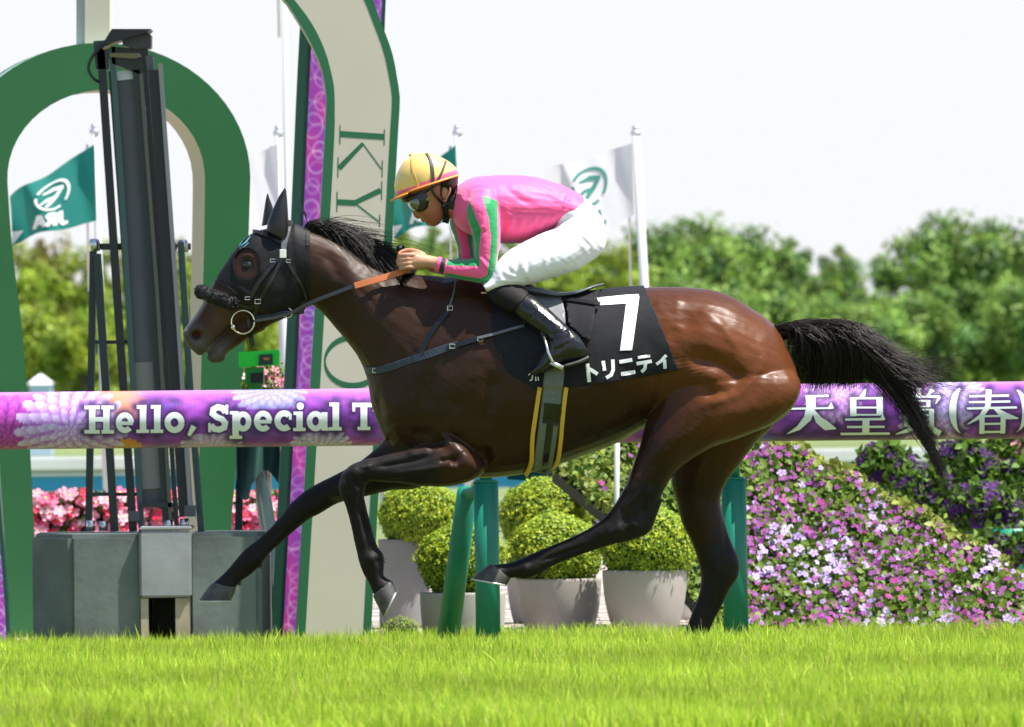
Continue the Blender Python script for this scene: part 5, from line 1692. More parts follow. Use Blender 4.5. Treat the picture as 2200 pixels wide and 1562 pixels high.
LK = rng.normal(0, 1, (70, 4))
ctrl = []
crest = np.array([(652, 490), (700, 504), (745, 526), (786, 552), (832, 574), (872, 588)], float)
for i in range(3600):
    t = rng.random() ** .85
    r = np.array([np.interp(t * 5, range(6), crest[:, k]) for k in (0, 1)]) + rng.normal(0, 2, 2)
    d = rng.normal(0, 7)
    lk = LK[int(t * 69.9)]
    side = rng.random() < .45                               # falls on the near side
    lift = max(2, 13 + 6 * lk[3] + rng.normal(0, 3.5)) * (1.35 - t) + rng.exponential(1.5)
    ln = (122 + 22 * lk[0]) * rng.uniform(.6, 1.15) * (1.1 - .42 * t)
    fly = rng.random() < .022
    if fly:
        c1 = r + (12, -26 - lift * .4); c2 = r + (.55 * ln, -lift * 1.0 - 14); c3 = r + (ln * 1.15, .12 * ln - lift + rng.normal(0, 10)); dd = d * 1.5
    else:
        c1 = r + (10, -20 - lift * .55); c2 = r + (.5 * ln, -lift * .55 - 2); c3 = r + (ln, (.42 + .10 * lk[1]) * ln + rng.normal(0, 4.5) + (22 + 10 * lk[2] if side else -4)); dd = d - (26 if side else 6) * rng.random()
    if c3[0] > 868 and not fly: c3[0] = 868 + rng.normal(0, 4)
    if c3[0] > 868 and not fly and c3[1] > 595: c3[1] = 590
    ctrl.append([pp(*(r + (0, 5)), d), pp(*c1, d * 1.2), pp(*c2, d * .5 + dd * .5), pp(*c3, dd - (58 * (r[0] - 650) / 220 if side else 0) * .75)])
for i in range(7):                                          # forelock wisps blown back over the poll
    y = rng.uniform(-6, 6); h = rng.uniform(436, 462)
    ctrl.append([pp(662, 492, y), pp(660, 460 + i, y), pp(650, h - 12, y), pp(634, h - 6 + i, y)])
strands('mane', None, ctrl, M['hair'], horse, .0013, .0004, 10)

ctrl = []
dock = np.array([(1660, 708), (1700, 704), (1740, 702), (1778, 708), (1806, 726)], float)
for i in range(6200):
    t = rng.random()
    r = np.array([np.interp(t * 4, range(5), dock[:, k]) for k in (0, 1)]) + rng.normal(0, 3, 2)
    d = rng.normal(0, 11)
    u = rng.random()
    j = rng.normal(0, 1, 6)
    if u < .22:                                             # gathers into the lock that trails low behind
        s = .25 + .75 * rng.random() ** 2.0
        tip = np.array([np.interp(s, [.25, .45, .65, .8, .9, 1.0], [1900, 1944, 1986, 2010, 2024, 2034]), np.interp(s, [.25, .45, .65, .8, .9, 1.0], [800, 870, 930, 975, 1015, 1052])])
        sp = np.interp(s, [.25, .6, 1], [32, 15, 5])
        ctrl.append([pp(*r, d), pp(r[0] + 70 + j[0] * 8, r[1] - 12 + j[1] * 8, d), pp(1850 + j[2] * 24, 712 + j[3] * 22 + 20 * (1 - s), d * 2.4),
                     pp(1905 + 45 * s + j[2] * 18, 790 + 60 * s + j[3] * 20, d * 2), pp(tip[0] - 14 + j[4] * sp * .5, tip[1] - 40 + j[5] * sp * .5, d), pp(tip[0] + j[4] * sp, tip[1] + j[5] * sp * .6, d * .7)])
    elif u < .74:                                           # hangs below the dock
        x = r[0] + rng.uniform(30, 120)
        yb = np.interp(x, [1690, 1730, 1800, 1880, 1960], [805, 838, 836, 822, 850]) - abs(rng.normal(0, 26)) + 9 * math.sin(x * .09) + (rng.random() < .1) * rng.uniform(0, 16)
        ctrl.append([pp(*r, d), pp(r[0] + 36 + j[0] * 6, r[1] - 10 + j[1] * 6, d * 1.5), pp(x - 10, r[1] - 2 + j[1] * 8, d * 2.2), pp(x + 4 + j[2] * 10, r[1] + 40, d * 2.4),
                     pp(x + j[3] * 12, yb - 40, d * 2), pp(x - 8 + j[3] * 16, yb, d * 1.5)])
    elif u < .945:                                          # top lock over the back of the tail
        x = rng.uniform(1840, 1985)
        ctrl.append([pp(*r, d), pp(r[0] + 60, r[1] - 18 + j[0] * 3, d), pp(1800 + j[1] * 16, 688 + j[2] * 5, d * 1.6), pp(1856 + j[1] * 14, 702 + j[3] * 12, d * 2),
                     pp(x - 34, 745 + (x - 1850) * .34 + j[4] * 14, d * 2), pp(x + 8 + j[5] * 12, 772 + (x - 1850) * .42 + j[4] * 22, d * 2)])
    else:                                                   # loose hairs
        ctrl.append([pp(*r, d), pp(1800, 700 + j[0] * 6, d), pp(1870 + j[1] * 20, 740 + j[2] * 16, d * 2), pp(1930 + j[1] * 20, 812 + j[3] * 22, d * 3),
                     pp(1975 + j[4] * 20, 812 + j[5] * 24, d * 3), pp(2010 + j[4] * 36, 805 + j[3] * 40, d * 3)])
strands('tail', None, ctrl, M['hair'], horse, .0015, .0004, 16)
ctrl = []
for (x, y, d, dx, dy) in ((824, 1204, -88, 7, 7), (556, 1219, 86, 2, 12), (1160, 1232, -84, 8, 8), (512, 1256, 86, 4, 8), (836, 1250, -88, 6, 2)):
    for _ in range(26):
        j = rng.normal(0, 1, 5); a_ = (x - dx * .6 + j[0] * 3, y - dy * .6 + j[1] * 3)
        ctrl.append([pp(*a_, d + j[2] * 9), pp(a_[0] + dx * .5, a_[1] + dy * .5, d + j[2] * 8), pp(a_[0] + dx * .75 + j[3] * 2, a_[1] + dy * .75 + j[4] * 2, d + j[2] * 7)])
strands('fetlock_hair', None, ctrl, M['hair'], horse, .0012, .0004, 5)
mb = MB(); mb.tube([Vector(pp(1630, 726, 0)), Vector(pp(1672, 716, 0)), Vector(pp(1710, 709, 0)), Vector(pp(1745, 707, 0)), Vector(pp(1785, 716, 0))], [.022, .032, .03, .024, .012], 14)
mb.build('dock', M['hair'], horse, True)

# ------------------------------------------------------------------ hood, bridle, breast girth
M['mesh_cloth'] = mat('hood_mesh', (.006, .006, .0075), .6, spec=.25, bump=(420, .5, .002))
M['leather'] = mat('black_leather', (.007, .007, .008), .28, spec=.5, bump=(120, .2, .001))
M['leather_grey'] = mat('worn_leather', (.10, .10, .11), .35)
M['webbing'] = mat('navy_webbing', (.018, .026, .045), .5, bump=(300, .3, .001))
M['orange'] = mat('orange_rubber', (.50, .14, .045), .5, bump=(260, .4, .001))
M['brass'] = mat('bit_metal', (.75, .70, .55), .22, metal=1.0)
hood = empty('hood', P(600, 560, -.08))
tag(hood, 'black mesh hood with eye hole and ear covers on the head of the horse', 'hood')
HP = [(458, 606), (476, 572), (545, 430), (670, 430), (664, 500), (661, 600), (655, 662), (612, 682), (572, 680), (540, 664), (500, 628)]
V2, F2, hs = shell(Vh, Fh, HP, .0035, .002, 4, drop=lambda c, q: (np.hypot((q[:, 0] - 531) / 29.5, (q[:, 1] - 567) / 35) < 1))
obj('mask', V2, F2, M['mesh_cloth'], hood)
BH = bvh_of((Vh, Fh), (V2, F2))
strap('eye_binding', [(531 + 30 * math.cos(a), 567 + 35 * math.sin(a)) for a in np.linspace(0, 6.283, 26)], .007, .0025, M['mesh_cloth'], hood, BV, .005, 2)
strap('rear_binding', [(660, 500), (661, 560), (660, 610), (655, 660)], .016, .002, M['mesh_cloth'], hood, BH, .002)
strap('lower_binding', [(462, 602), (500, 626), (540, 663), (572, 679), (612, 680), (654, 661)], .010, .002, M['mesh_cloth'], hood, BH, .002)
M['ear_vinyl'] = mat('ear_cover', (.010, .010, .011), .34, spec=.4)
V, F = loft([(572, 496, 616, 518, 17, -30), (576, 476, 620, 492, 18, -30), (586, 450, 619, 458, 15, -29), (598, 424, 617, 430, 9, -27), (607, 409, 615, 410, 4, -26), (611, 404, 613, 404, 1.2, -26)], 18, 5)
obj('ear_cover', V, F, M['ear_vinyl'], hood)
V, F = loft([(562, 486, 592, 478, 15, 26), (565, 466, 590, 462, 15, 27), (568, 446, 586, 444, 11, 27), (571, 428, 580, 428, 6, 26), (574, 416, 576, 416, 1.2, 26)], 18, 5)
obj('ear_cover', V, F, M['ear_vinyl'], hood)
M['cyan_print'] = mat('cyan_print', (.13, .34, .42), .5)
on_body = lambda bvh, off: (lambda x, y: (lambda h: (h[0] + h[1] * off) if h[0] is not None else P(x, y, -.06))(ray_y(bvh, x, y)))
decal('emblem', [stroke([(512, 531), (528, 519), (537, 507)], [1, 3, 1]), stroke([(513, 527), (522, 514), (525, 508)], [1, 2.6, 1]), stroke([(514, 534), (524, 530), (533, 521)], [1, 2.6, 1])], on_body(BH, .002), M['cyan_print'], hood, 3)

br = empty('bridle', P(560, 640, -.09))
tag(br, 'black leather bridle with ring bit, fluffy noseband and orange rein grip', 'bridle')
strap('browband', [(541, 497), (560, 501), (582, 509), (602, 520), (620, 528)], .020, .004, M['leather'], br, BH, .003)
strap('headpiece', [(622, 472), (618, 490), (614, 506), (610, 522), (608, 540)], .024, .004, M['leather_grey'], br, BH, .004)
strap('cheek_strap', [(604, 545), (580, 574), (556, 606), (534, 644)], .019, .004, M['leather'], br, BH, .004)
strap('cheek_strap', [(604, 556), (588, 590), (570, 622), (553, 652), (545, 680)], .017, .004, M['leather'], br, BH, .003)
strap('throat_strap', [(615, 556), (628, 582), (645, 610), (656, 632), (664, 656)], .013, .004, M['leather'], br, BH, .004)
strap('nose_strap', [(500, 648), (516, 655), (534, 660), (550, 655)], .014, .004, M['leather'], br, BH, .003)
strap('jaw_strap', [(548, 684), (580, 680), (610, 672), (635, 669), (652, 666)], .026, .004, M['webbing'], br, BH, .003)
strap('bit_strap', [(531, 676), (534, 700), (536, 722)], .014, .004, M['leather'], br, BH, .003)
mb = MB(); h = ray_y(BH, 534, 722)[0]; a = P(536, 715, -.06); a.y = (h.y if h else -.05) - .006
mb.prism([a + Vector((-.011, 0, 0)), a + Vector((.012, 0, .004)), a + Vector((.02, .004, -.05)), a + Vector((.004, .004, -.056))], (0, .005, 0)); mb.build('strap_end', M['leather'], br)


def torus(c, R, r, name, m, par, normal=(0, -1, 0), n=28, k=8, sx=1.0):
    q = Vector(normal).to_track_quat('Z', 'Y')
    pts = [Vector(c) + q @ Vector((R * sx * math.cos(t), R * math.sin(t), 0)) for t in np.linspace(0, 2 * math.pi, n + 1)]
    mb = MB(); mb.tube(pts, r, k, cap=False); return mb.build(name, m, par, True)


a = P(522, 692, -.06); a.y = -.072
torus(a, .0455, .0032, 'bit_ring', M['brass'], br, (-.15, -1, .05))
b = P(501, 703, -.06); b.y = -.07
mb = MB(); mb.lathe(b, [(0, .011), (.008, .008), (.010, 0), (.008, -.008), (0, -.011)], 12); mb.tube([b, b + Vector((.01, .05, .004))], .006, 8); mb.build('bit_mouthpiece', M['brass'], br, True)
a = P(617, 672, -.09); h = ray_y(BH, 617, 672)[0]; a.y = (h.y if h else -.07) - .010
torus(a, .0185, .0026, 'martingale_ring', M['brass'], br)
for (x, y, w, hh) in ((586, 560, 10, 6), (620, 561, 9, 6), (554, 648, 12, 9), (532, 641, 10, 6)):
    h = ray_y(BH, x, y)[0]; c = P(x, y, -.08); c.y = (h.y if h else -.07) - .010
    k = 1 / PXM
    mb = MB(); mb.tube([c + Vector((sx * w / 2 * k, 0, sz * hh / 2 * k)) for sx, sz in ((-1, -1), (1, -1), (1, 1), (-1, 1), (-1, -1))], .0016, 6); mb.build('buckle', M['steel'], br)
h = ray_y(BH, 608, 545)[0]; c = P(608, 545, -.08); c.y = h.y - .013
mb = MB(); mb.box(c, (.026, .006, .034)); mb.build('white_tag', mat('white_tape', (.75, .75, .73), .4), br, bevel=.002)
# fleece noseband: a fat roll over the nose
roll = []
for t in np.linspace(0, 1, 9):
    x, y = 500 - 66 * t, 652 - 24 * t
    if t > .86: x, y = 432, 627
    hy = ray_y(BV, max(x, 446), y)[0]
    p = P(x, y, -.05); p.y = (hy.y if hy else -.03) - .012 if t < .86 else -.005
    roll.append(p)
roll += [P(436, 627, .03), P(470, 640, .07)]
roll[-2].y, roll[-1].y = .045, .075
rp = catmull([list(p) for p in roll], 8)
ctrl = []
for i in range(2600):
    s = rng.integers(0, len(rp)); n = sph(1)[0]
    c = rp[s] + n * .023 * rng.uniform(.75, 1); d = sph(1)[0] * .005
    ctrl.append([c, c + n * .004 + d * .4, c + n * .006 + d, c + n * .004 + d * 1.5])
M['fleece'] = mat('black_fleece', (.012, .012, .014), .85)
mb = MB(); mb.tube([Vector(p) for p in rp], [.0235] * len(rp), 12); fl_ = mb.build('fleece_noseband', M['fleece'], br, True)
o = strands('fleece_pile', None, ctrl, M['fleece'], fl_, .0022, .0012, 5)
# reins: from the bit to the hand, with the orange grip
hand = Vector(P(868, 582, -.11)); hand.y = -.115
r0 = P(545, 690, -.07); r0.y = -.082
pa = [r0] + [P(*q_, -.1) for q_ in ((612, 677), (668, 650), (720, 630), (763, 614))]
for i, yy in enumerate((-.082, -.094, -.12, -.135, -.14)): pa[i].y = yy
ra = [Vector(v) for v in catmull([list(p) for p in pa], 6)]
ribbon('rein', ra, [Vector((0, -1, .15)).normalized()] * len(ra), [.010 + .008 * i / (len(ra) - 1) for i in range(len(ra))], .003, mat('rein_leather', (.022, .023, .026), .3), br)
pb = [P(*q_, -.12) for q_ in ((762, 614.5), (800, 604), (840, 592), (880, 578))]
for i, yy in enumerate((-.141, -.14, -.13, -.118)): pb[i].y = yy
rb = [Vector(v) for v in catmull([list(p) for p in pb], 6)]
ribbon('rein_grip', rb, [Vector((0, -1, .15)).normalized()] * len(rb), .026, .006, M['orange'], br)
pc = [P(*q_, .1) for q_ in ((545, 690), (668, 652), (763, 616), (880, 580))]
for i, yy in enumerate((.08, .12, .14, .118)): pc[i].y = yy
rc = [Vector(v) for v in catmull([list(p) for p in pc], 6)]
ribbon('rein', rc, [Vector((0, 1, .15)).normalized()] * len(rc), .017, .003, M['leather_grey'], br)

bg_ = empty('breast_girth', P(900, 770, -.2))
tag(bg_, 'narrow navy breast strap across the shoulder of the horse', 'breast strap')
strap('chest_strap', [(786, 796), (826, 793), (870, 779), (915, 764), (960, 748), (985, 741)], .031, .004, M['webbing'], bg_, BV, .003)
strap('girth_strap', [(962, 748), (1000, 737), (1032, 728)], .022, .005, M['leather'], bg_, BV, .006)
strap('buckle_strap', [(1028, 729), (1070, 718), (1126, 704)], .012, .003, M['leather_grey'], bg_, BV, .016)
strap('neck_strap', [(905, 764), (918, 732), (940, 698), (962, 672)], .024, .004, M['leather'], bg_, BV, .003)
strap('neck_strap', [(960, 676), (970, 648), (976, 624), (978, 606), (974, 598)], .008, .003, M['leather_grey'], bg_, BV, .003)
for (x, y) in ((967, 662), (1032, 728), (972, 744), (806, 796)):
    h = ray_y(BV, x, y)[0]; c = P(x, y, -.2); c.y = (h.y if h else -.2) - .012
    mb = MB(); mb.tube([c + Vector((sx * .010, 0, sz * .008)) for sx, sz in ((-1, -1), (1, -1), (1, 1), (-1, 1), (-1, -1))], .002, 6); mb.build('buckle', M['steel'], bg_)

# ------------------------------------------------------------------ saddle cloth with its number
sc = empty('saddle_cloth', P(1290, 740, -.28))
tag(sc, 'black saddle cloth with white number seven and white characters', 'saddle cloth')
CP = [(1056, 560), (1056, 660), (1060, 721), (1074, 768), (1090, 799), (1118, 819), (1152, 836), (1218, 833), (1300, 822), (1383, 808), (1457, 793), (1437, 745), (1414, 684), (1396, 642), (1372, 596)]
M['cloth_black'] = mat('saddle_cloth', (.012, .0125, .0155), .75, spec=.2, sheen=.0, noise=(40, .8, 1.2), bump=(500, .35, .001))
V2, F2, cs_ = shell(Vh, Fh, CP, .009, .004, 30)
qv = to_px(V2, -.25)
wr = .0055 * np.sin(qv[:, 0] * .05 + .4 * np.sin(qv[:, 1] * .05)) * np.clip((qv[:, 1] - 660) / 150, 0, 1) + .003 * fbm(qv[:, 0] * .025, qv[:, 1] * .02, 31, 3)
V2 = V2 + np.stack([0 * wr, -wr * (V2[:, 1] < 0), 0 * wr], 1)
obj('cloth', V2, F2, M['cloth_black'], sc)
BC = bvh_of((V2, F2))
M['cloth_white'] = mat('white_print', (.76, .77, .78), .6, bump=(500, .2, .001))
oc = on_body(BC, .0025)
z3c = lambda pts: [(1000 + x / 3.396, 580 + y / 3.396) for x, y in pts]
decal('number', [z3c([(958, 206), (1180, 184), (1262, 180), (1268, 200), (1213, 586), (1124, 590), (1172, 248), (985, 260)])], oc, M['cloth_white'], sc, 5)
ch = []


def zc(pts, w): ch.append(z3c(stroke(pts, w)))


zc([(888, 684), (902, 818)], 27); zc([(902, 722), (962, 760)], 26)
zc([(1002, 664), (1012, 736)], 25); zc([(1072, 654), (1074, 730), (1060, 766), (1024, 788)], 26)
zc([(1120, 672), (1214, 656)], 27); zc([(1132, 760), (1236, 744)], 28)
zc([(1256, 640), (1344, 628)], 20); zc([(1246, 684), (1356, 666)], 25); zc([(1312, 678), (1306, 720), (1282, 744)], 24)
zc([(1462, 622), (1420, 668), (1390, 688)], 22); zc([(1448, 654), (1454, 720)], 25)
zc(arc(476, 770, 14, 12, 180, 400, 10), 6); zc([(490, 772), (486, 800), (470, 808)], 8); zc([(512, 780), (514, 810)], 9); zc([(530, 780), (532, 808)], 7)
for k0, k1 in ((0, 2), (2, 4), (4, 6), (6, 9), (9, 11)): decal('character', ch[k0:k1], oc, M['cloth_white'], sc, 4)
for q_ in ch[11:]: decal('small_lettering', [q_], oc, M['cloth_white'], sc, 3)

# ------------------------------------------------------------------ saddle with girth and stirrup
sd = empty('saddle', P(1200, 640, 0))
tag(sd, 'small grey and black racing saddle with yellow edged girth and stirrup', 'saddle')
BS = bvh_of((Vh, Fh), (V2, F2))
M['flap'] = mat('saddle_flap', (.15, .155, .16), .55, bump=(300, .4, .001), noise=(30, .85, 1.1))
M['cantle'] = mat('cantle_grey', (.11, .125, .15), .3)
M['elastic'] = mat('girth_elastic', (.13, .145, .13), .7, bump=(600, .6, .001), noise=(200, .7, 1.2))
M['yellow'] = mat('yellow_binding', (.62, .36, .04), .5)


def patch(name, poly, off, m, bvh, thick=.006):
    V2_, F2_ = None, None
    fm = lambda x, y: (lambda hh: hh[0] + Vector((hh[1].x * off, hh[1].y * off - .002, hh[1].z * off)) if hh[0] is not None else P(x, y, -.12))(ray_y(bvh, x, y))
    o = decal(name, [poly], fm, m, sd, 6)
    md = o.modifiers.new('thick', 'SOLIDIFY'); md.thickness = thick; md.offset = 0
    return o


patch('flap', [(1120, 622), (1165, 624), (1196, 633), (1208, 648), (1214, 676), (1215, 700), (1205, 716), (1150, 700), (1118, 670)], .016, M['flap'], BS)
patch('flap_fold', [(1216, 646), (1240, 634), (1290, 630), (1280, 650), (1276, 700), (1268, 735), (1246, 724), (1222, 700)], .012, M['cloth_black'], BS, .008)
strap('surcingle', [(1210, 652), (1245, 656), (1290, 662)], .022, .005, M['leather'], sd, BS, .020)
V, F = loft([(1120, 610, 1124, 632, 84, 0), (1160, 618, 1160, 636, 90, 0), (1200, 628, 1200, 640, 92, 0), (1240, 624, 1240, 634, 90, 0), (1270, 615, 1271, 621, 78, 0), (1297, 608, 1298, 611, 46, 0)], 26, 4, 2.6)
obj('seat', V, F, M['cantle'], sd)
V, F = loft([(1092, 604, 1096, 628, 60, 0), (1126, 606, 1124, 630, 76, 0), (1148, 614, 1146, 634, 80, 0)], 22, 4, 2.4)
obj('pommel', V, F, M['leather'], sd)
strap('girth', [(1191, 790), (1186, 850), (1179, 910), (1170, 970), (1163, 1012)], .078, .006, M['elastic'], sd, BS, .007)
strap('girth_edge', [(1160, 832), (1151, 890), (1144, 940), (1141, 990), (1128, 1019)], .018, .010, M['yellow'], sd, BS, .004)
strap('girth_edge', [(1216, 832), (1209, 890), (1203, 950), (1195, 990), (1176, 1011)], .018, .010, M['yellow'], sd, BS, .004)
strap('girth_patch', [(1188, 866), (1186, 890), (1182, 910)], .070, .003, M['leather'], sd, BS, .014, 8)
strap('girth_centre', [(1182, 905), (1175, 955), (1166, 1010)], .026, .003, M['leather'], sd, BS, .0135, 8)
# ------------------------------------------------------------------ the jockey
jk = empty('person', P(1190, 640, 0))
tag(jk, 'jockey crouching over the horse in pink and green silks with yellow helmet', 'person')
M['skin'] = mat('skin', (.40, .19, .105), .5, spec=.4, vcol=True, bump=(120, .15, .001))
M['silk'] = mat('silk', (.8, .06, .2), .52, vcol=True, spec=.3, sheen=.28, bump=(700, .1, .0005))
M['breeches'] = mat('white_breeches', (.79, .76, .84), .5, sheen=.1, bump=(600, .15, .0005))
M['legging'] = mat('dark_legging', (.011, .009, .009), .7, spec=.2)
M['boot'] = mat('patent_boot', (.007, .007, .008), .27, spec=.45, coat=.1, coat_rough=.08, bump=(45, .35, .006))
body_l = [(985, 396, 972, 466, 48, 0), (1010, 384, 986, 490, 84, 0), (1040, 378, 1020, 508, 102, 0), (1075, 376, 1068, 521, 104, 0), (1138, 378, 1115, 523, 94, 0),
          (1195, 394, 1155, 511, 86, 0), (1237, 412, 1190, 490, 84, 0), (1262, 430, 1204, 478, 82, 0)]
pelvis = [(1237, 414, 1190, 492, 80, 0), (1262, 430, 1198, 492, 84, 0), (1284, 454, 1210, 520, 86, 0), (1299, 484, 1230, 545, 82, 0), (1300, 520, 1250, 555, 66, 0)]
thigh = lambda s: [(1206, 470, 1296, 470, 50, 40 * s), (1192, 488, 1302, 508, 58, 52 * s), (1176, 495, 1293, 543, 57, 62 * s), (1148, 509, 1242, 578, 50, 80 * s), (1118, 524, 1180, 600, 45, 92 * s),
                   (1090, 541, 1134, 612, 40, 100 * s), (1066, 566, 1098, 620, 36, 104 * s), (1050, 598, 1082, 622, 31, 106 * s), (1036, 611, 1047, 628, 29, 106 * s)]
shin = lambda s: [(1088, 606, 1050, 622, 26, 104 * s), (1110, 608, 1044, 634, 32, 106 * s), (1128, 618, 1064, 656, 34, 112 * s), (1136, 630, 1098, 674, 33, 120 * s)]
calf = lambda s: [(1130, 628, 1096, 670, 30, 118 * s), (1152, 640, 1116, 688, 30, 128 * s), (1180, 664, 1144, 706, 27, 140 * s), (1208, 690, 1170, 722, 25, 152 * s), (1230, 712, 1182, 740, 25, 160 * s)]
foot = lambda s: [(1244, 722, 1270, 764, 18, 164 * s), (1222, 706, 1250, 777, 25, 166 * s), (1196, 714, 1215, 783, 27, 168 * s), (1172, 748, 1188, 792, 27, 169 * s), (1152, 780, 1166, 803, 24, 170 * s), (1137, 799, 1142, 807, 13, 170 * s)]
arm_n = [(1012, 408, 1068, 404, 36, -66), (1003, 440, 1071, 436, 43, -88), (1005, 475, 1075, 475, 40, -98), (1016, 510, 1075, 512, 36, -104), (1018, 540, 1071, 548, 34, -107), (1020, 553, 1064, 582, 33, -108),
         (1018, 554, 1050, 607, 32, -107), (1006, 556, 1020, 606, 31, -104), (990, 558, 994, 601, 29, -100), (963, 556, 960, 593, 25, -92), (943, 550, 932, 582, 22, -86)]
arm_f = [(1005, 410, 1060, 404, 36, 66), (985, 440, 1040, 436, 42, 88), (966, 474, 1024, 478, 39, 98), (980, 520, 1022, 520, 34, 104), (984, 548, 1024, 556, 33, 106), (980, 556, 1006, 590, 31, 104), (950, 556, 962, 592, 28, 92), (925, 552, 920, 584, 23, 74)]
wrist_n = [(960, 556, 957, 590, 21, -91), (935, 551, 930, 579, 16, -86), (912, 546, 910, 578, 17, -84), (893, 542, 893, 580, 19, -83), (878, 545, 882, 580, 18, -82), (868, 552, 872, 578, 15, -82)]
fist_n = [(898, 546, 898, 580, 17, -83), (884, 546, 884, 580, 16, -83), (870, 550, 870, 577, 14, -83), (862, 556, 863, 574, 10, -83)]
wrist_f = [(950, 558, 950, 588, 20, 90), (925, 552, 922, 580, 16, 74), (905, 546, 905, 576, 17, 64), (888, 542, 890, 576, 18, 60), (874, 546, 880, 574, 16, 58)]
headl = [(868, 402, 972, 384, 46, 0), (870, 420, 972, 398, 47, 0), (881, 440, 968, 414, 45, 0), (890, 454, 962, 430, 43, 0), (897, 464, 958, 444, 41, 0), (908, 473, 956, 456, 36, 0), (917, 481, 953, 466, 31, 0), (928, 487, 950, 473, 24, 0)]
nose = [(884, 444, 900, 438, 5, 0), (886, 456, 908, 448, 7, 0), (891, 467, 912, 456, 9.5, 0), (899, 471, 914, 461, 10, 0)]
lips = [(903, 473, 918, 464, 13, 0), (909, 478.5, 926, 468, 13, 0)]
lip2 = [(915, 481.5, 930, 471, 12, 0), (920, 485.5, 934, 475, 11, 0)]
chin = [(928, 484, 942, 474, 14, 0), (934, 487, 948, 478, 14, 0)]
neckl = [(966, 396, 944, 450, 30, 0), (985, 402, 962, 466, 36, 0), (1010, 400, 990, 480, 40, 0)]


def finger(pts, r, d):
    return [(x, y - r * .9, x, y + r * .9, r, d) if i < 9 else None for i, (x, y) in enumerate(pts)]


def tube_l(pts, rs):
    """small closed tube through (px, py, depth px): sections turn with the run of the finger"""
    out = []
    for i, (x, y, d) in enumerate(pts):
        a, b = pts[max(i - 1, 0)], pts[min(i + 1, len(pts) - 1)]
        t = np.array([b[0] - a[0], b[1] - a[1]], float); L = np.linalg.norm(t)
        n = np.array([-t[1], t[0]]) / max(L, 1e-6) * rs[i]
        out.append((x + n[0], y + n[1], x - n[0], y - n[1], rs[i], d))
    return out


FING = []
for k in range(4):                                          # four fingers stacked one under the other, folded round the rein
    y = 547 + 8.6 * k; f = (0, 2, 1, -3)[k]
    FING.append(tube_l([(892, y + 1, -94), (876 - f * .5, y + .5, -99), (864 - f, y + 1.5 + k * .4, -98), (856 - f, y + 3 + k * .5, -92), (854 - f, y + 4.5 + k * .5, -84), (860 - f, y + 5 + k * .4, -78)], [5.2, 5.2, 5.0, 4.8, 4.6, 4.0]))
FING.append(tube_l([(912, 549, -84), (895, 541, -80), (878, 538, -78), (864, 541, -80), (856, 546, -84)], [6.5, 6.0, 5.4, 4.8, 3.8]))
FINF = [tube_l([(x, y, -d + 22) for x, y, d in [(880, 549, -84 + 10 * k), (864, 551, -84 + 10 * k), (856, 558, -84 + 10 * k), (852, 568, -84 + 10 * k), (862, 577, -84 + 10 * k)]], [6, 5.8, 5.4, 5, 4.2]) for k in range(4)]
ALL = [loft(body_l, 26, 4, 2.2, .94), loft(pelvis, 24, 4, 2.2, .93), loft(headl, 26, 5, 2.15), loft(nose, 12), loft(lips, 12), loft(lip2, 12), loft(chin, 14), loft(neckl, 20)]
for s in (-1, 1): ALL += [loft(thigh(s), 20, 4, 2, .92), loft(shin(s), 18, 4, 2, .92), loft(calf(s), 18, 4, 2, .88), loft(foot(s), 18, 4, 2, .84)]
ALL += [loft(arm_n, 18, 4, 2, .9), loft(arm_f, 18, 4, 2, .9), loft(wrist_n, 18), loft(fist_n, 18), loft(wrist_f, 16)]
ALL += [loft(f, 10, 3) for f in FING + FINF]
Vj, Fj = fuse(ALL, .0031)
Vj = smooth(Vj, Fj, 3)
FACE = [([(911, 480), (923, 474)], 1.8, -3.0), ([(903, 471)], 2.5, -2), ([(906, 466)], 3, -2.5), ([(914, 462), (922, 470)], 3, -1.5), ([(930, 462)], 12, 2), ([(940, 476), (956, 462)], 6, 1.5),
        ([(886, 556), (868, 553)], 2, 0), ([(876, 548), (878, 572)], 3.5, 1.5), ([(900, 556), (882, 560)], 5, -1.2), ([(900, 568), (880, 572)], 4, -1)]
Vj = sculpt(Vj, Fj, FACE)
qj = to_px(Vj, -.1)
cj = np.zeros((len(Vj), 3)) + np.array([.34, .135, .062])  # skin darkened: shade on the face is put into the colour
cj = mixc(cj, (.48, .25, .16), np.clip(1 - seg_dist(qj, [(925, 562), (860, 565)]) / 45, 0, 1))  # paler hand: the sun on it is painted into the skin
cj = mixc(cj, (.36, .09, .075), np.exp(-(seg_dist(qj, [(910, 474), (922, 482)]) / 4.5) ** 2) * .8)
cj = mixc(cj, (.03, .012, .01), np.exp(-(seg_dist(qj, [(911, 480), (920, 475.5)]) / 1.3) ** 2) * .7)
cj = mixc(cj, (.012, .010, .009), np.clip((seg_dist(qj, [(925, 440), (935, 470)]) - 26) / 5, 0, 1) * (qj[:, 1] < 450) * (qj[:, 0] > 945) * (qj[:, 0] < 985))
cj *= (1 + .08 * fbm(qj[:, 0] * .1, qj[:, 1] * .1, 41, 3))[:, None]
obj('body', Vj, Fj, M['skin'], jk, True, np.clip(cj, .003, 1))


def wrinkle(V, F, lines, seed, amp=.0012, sc=.05):
    """cloth folds: lines (points, width px, height mm) and a gentle drape"""
    V = sculpt(V, F, lines)
    q = to_px(V, -.15); N = vnormals(V, F)
    return V + N * (amp * fbm(q[:, 0] * sc, q[:, 1] * sc, seed, 3))[:, None]


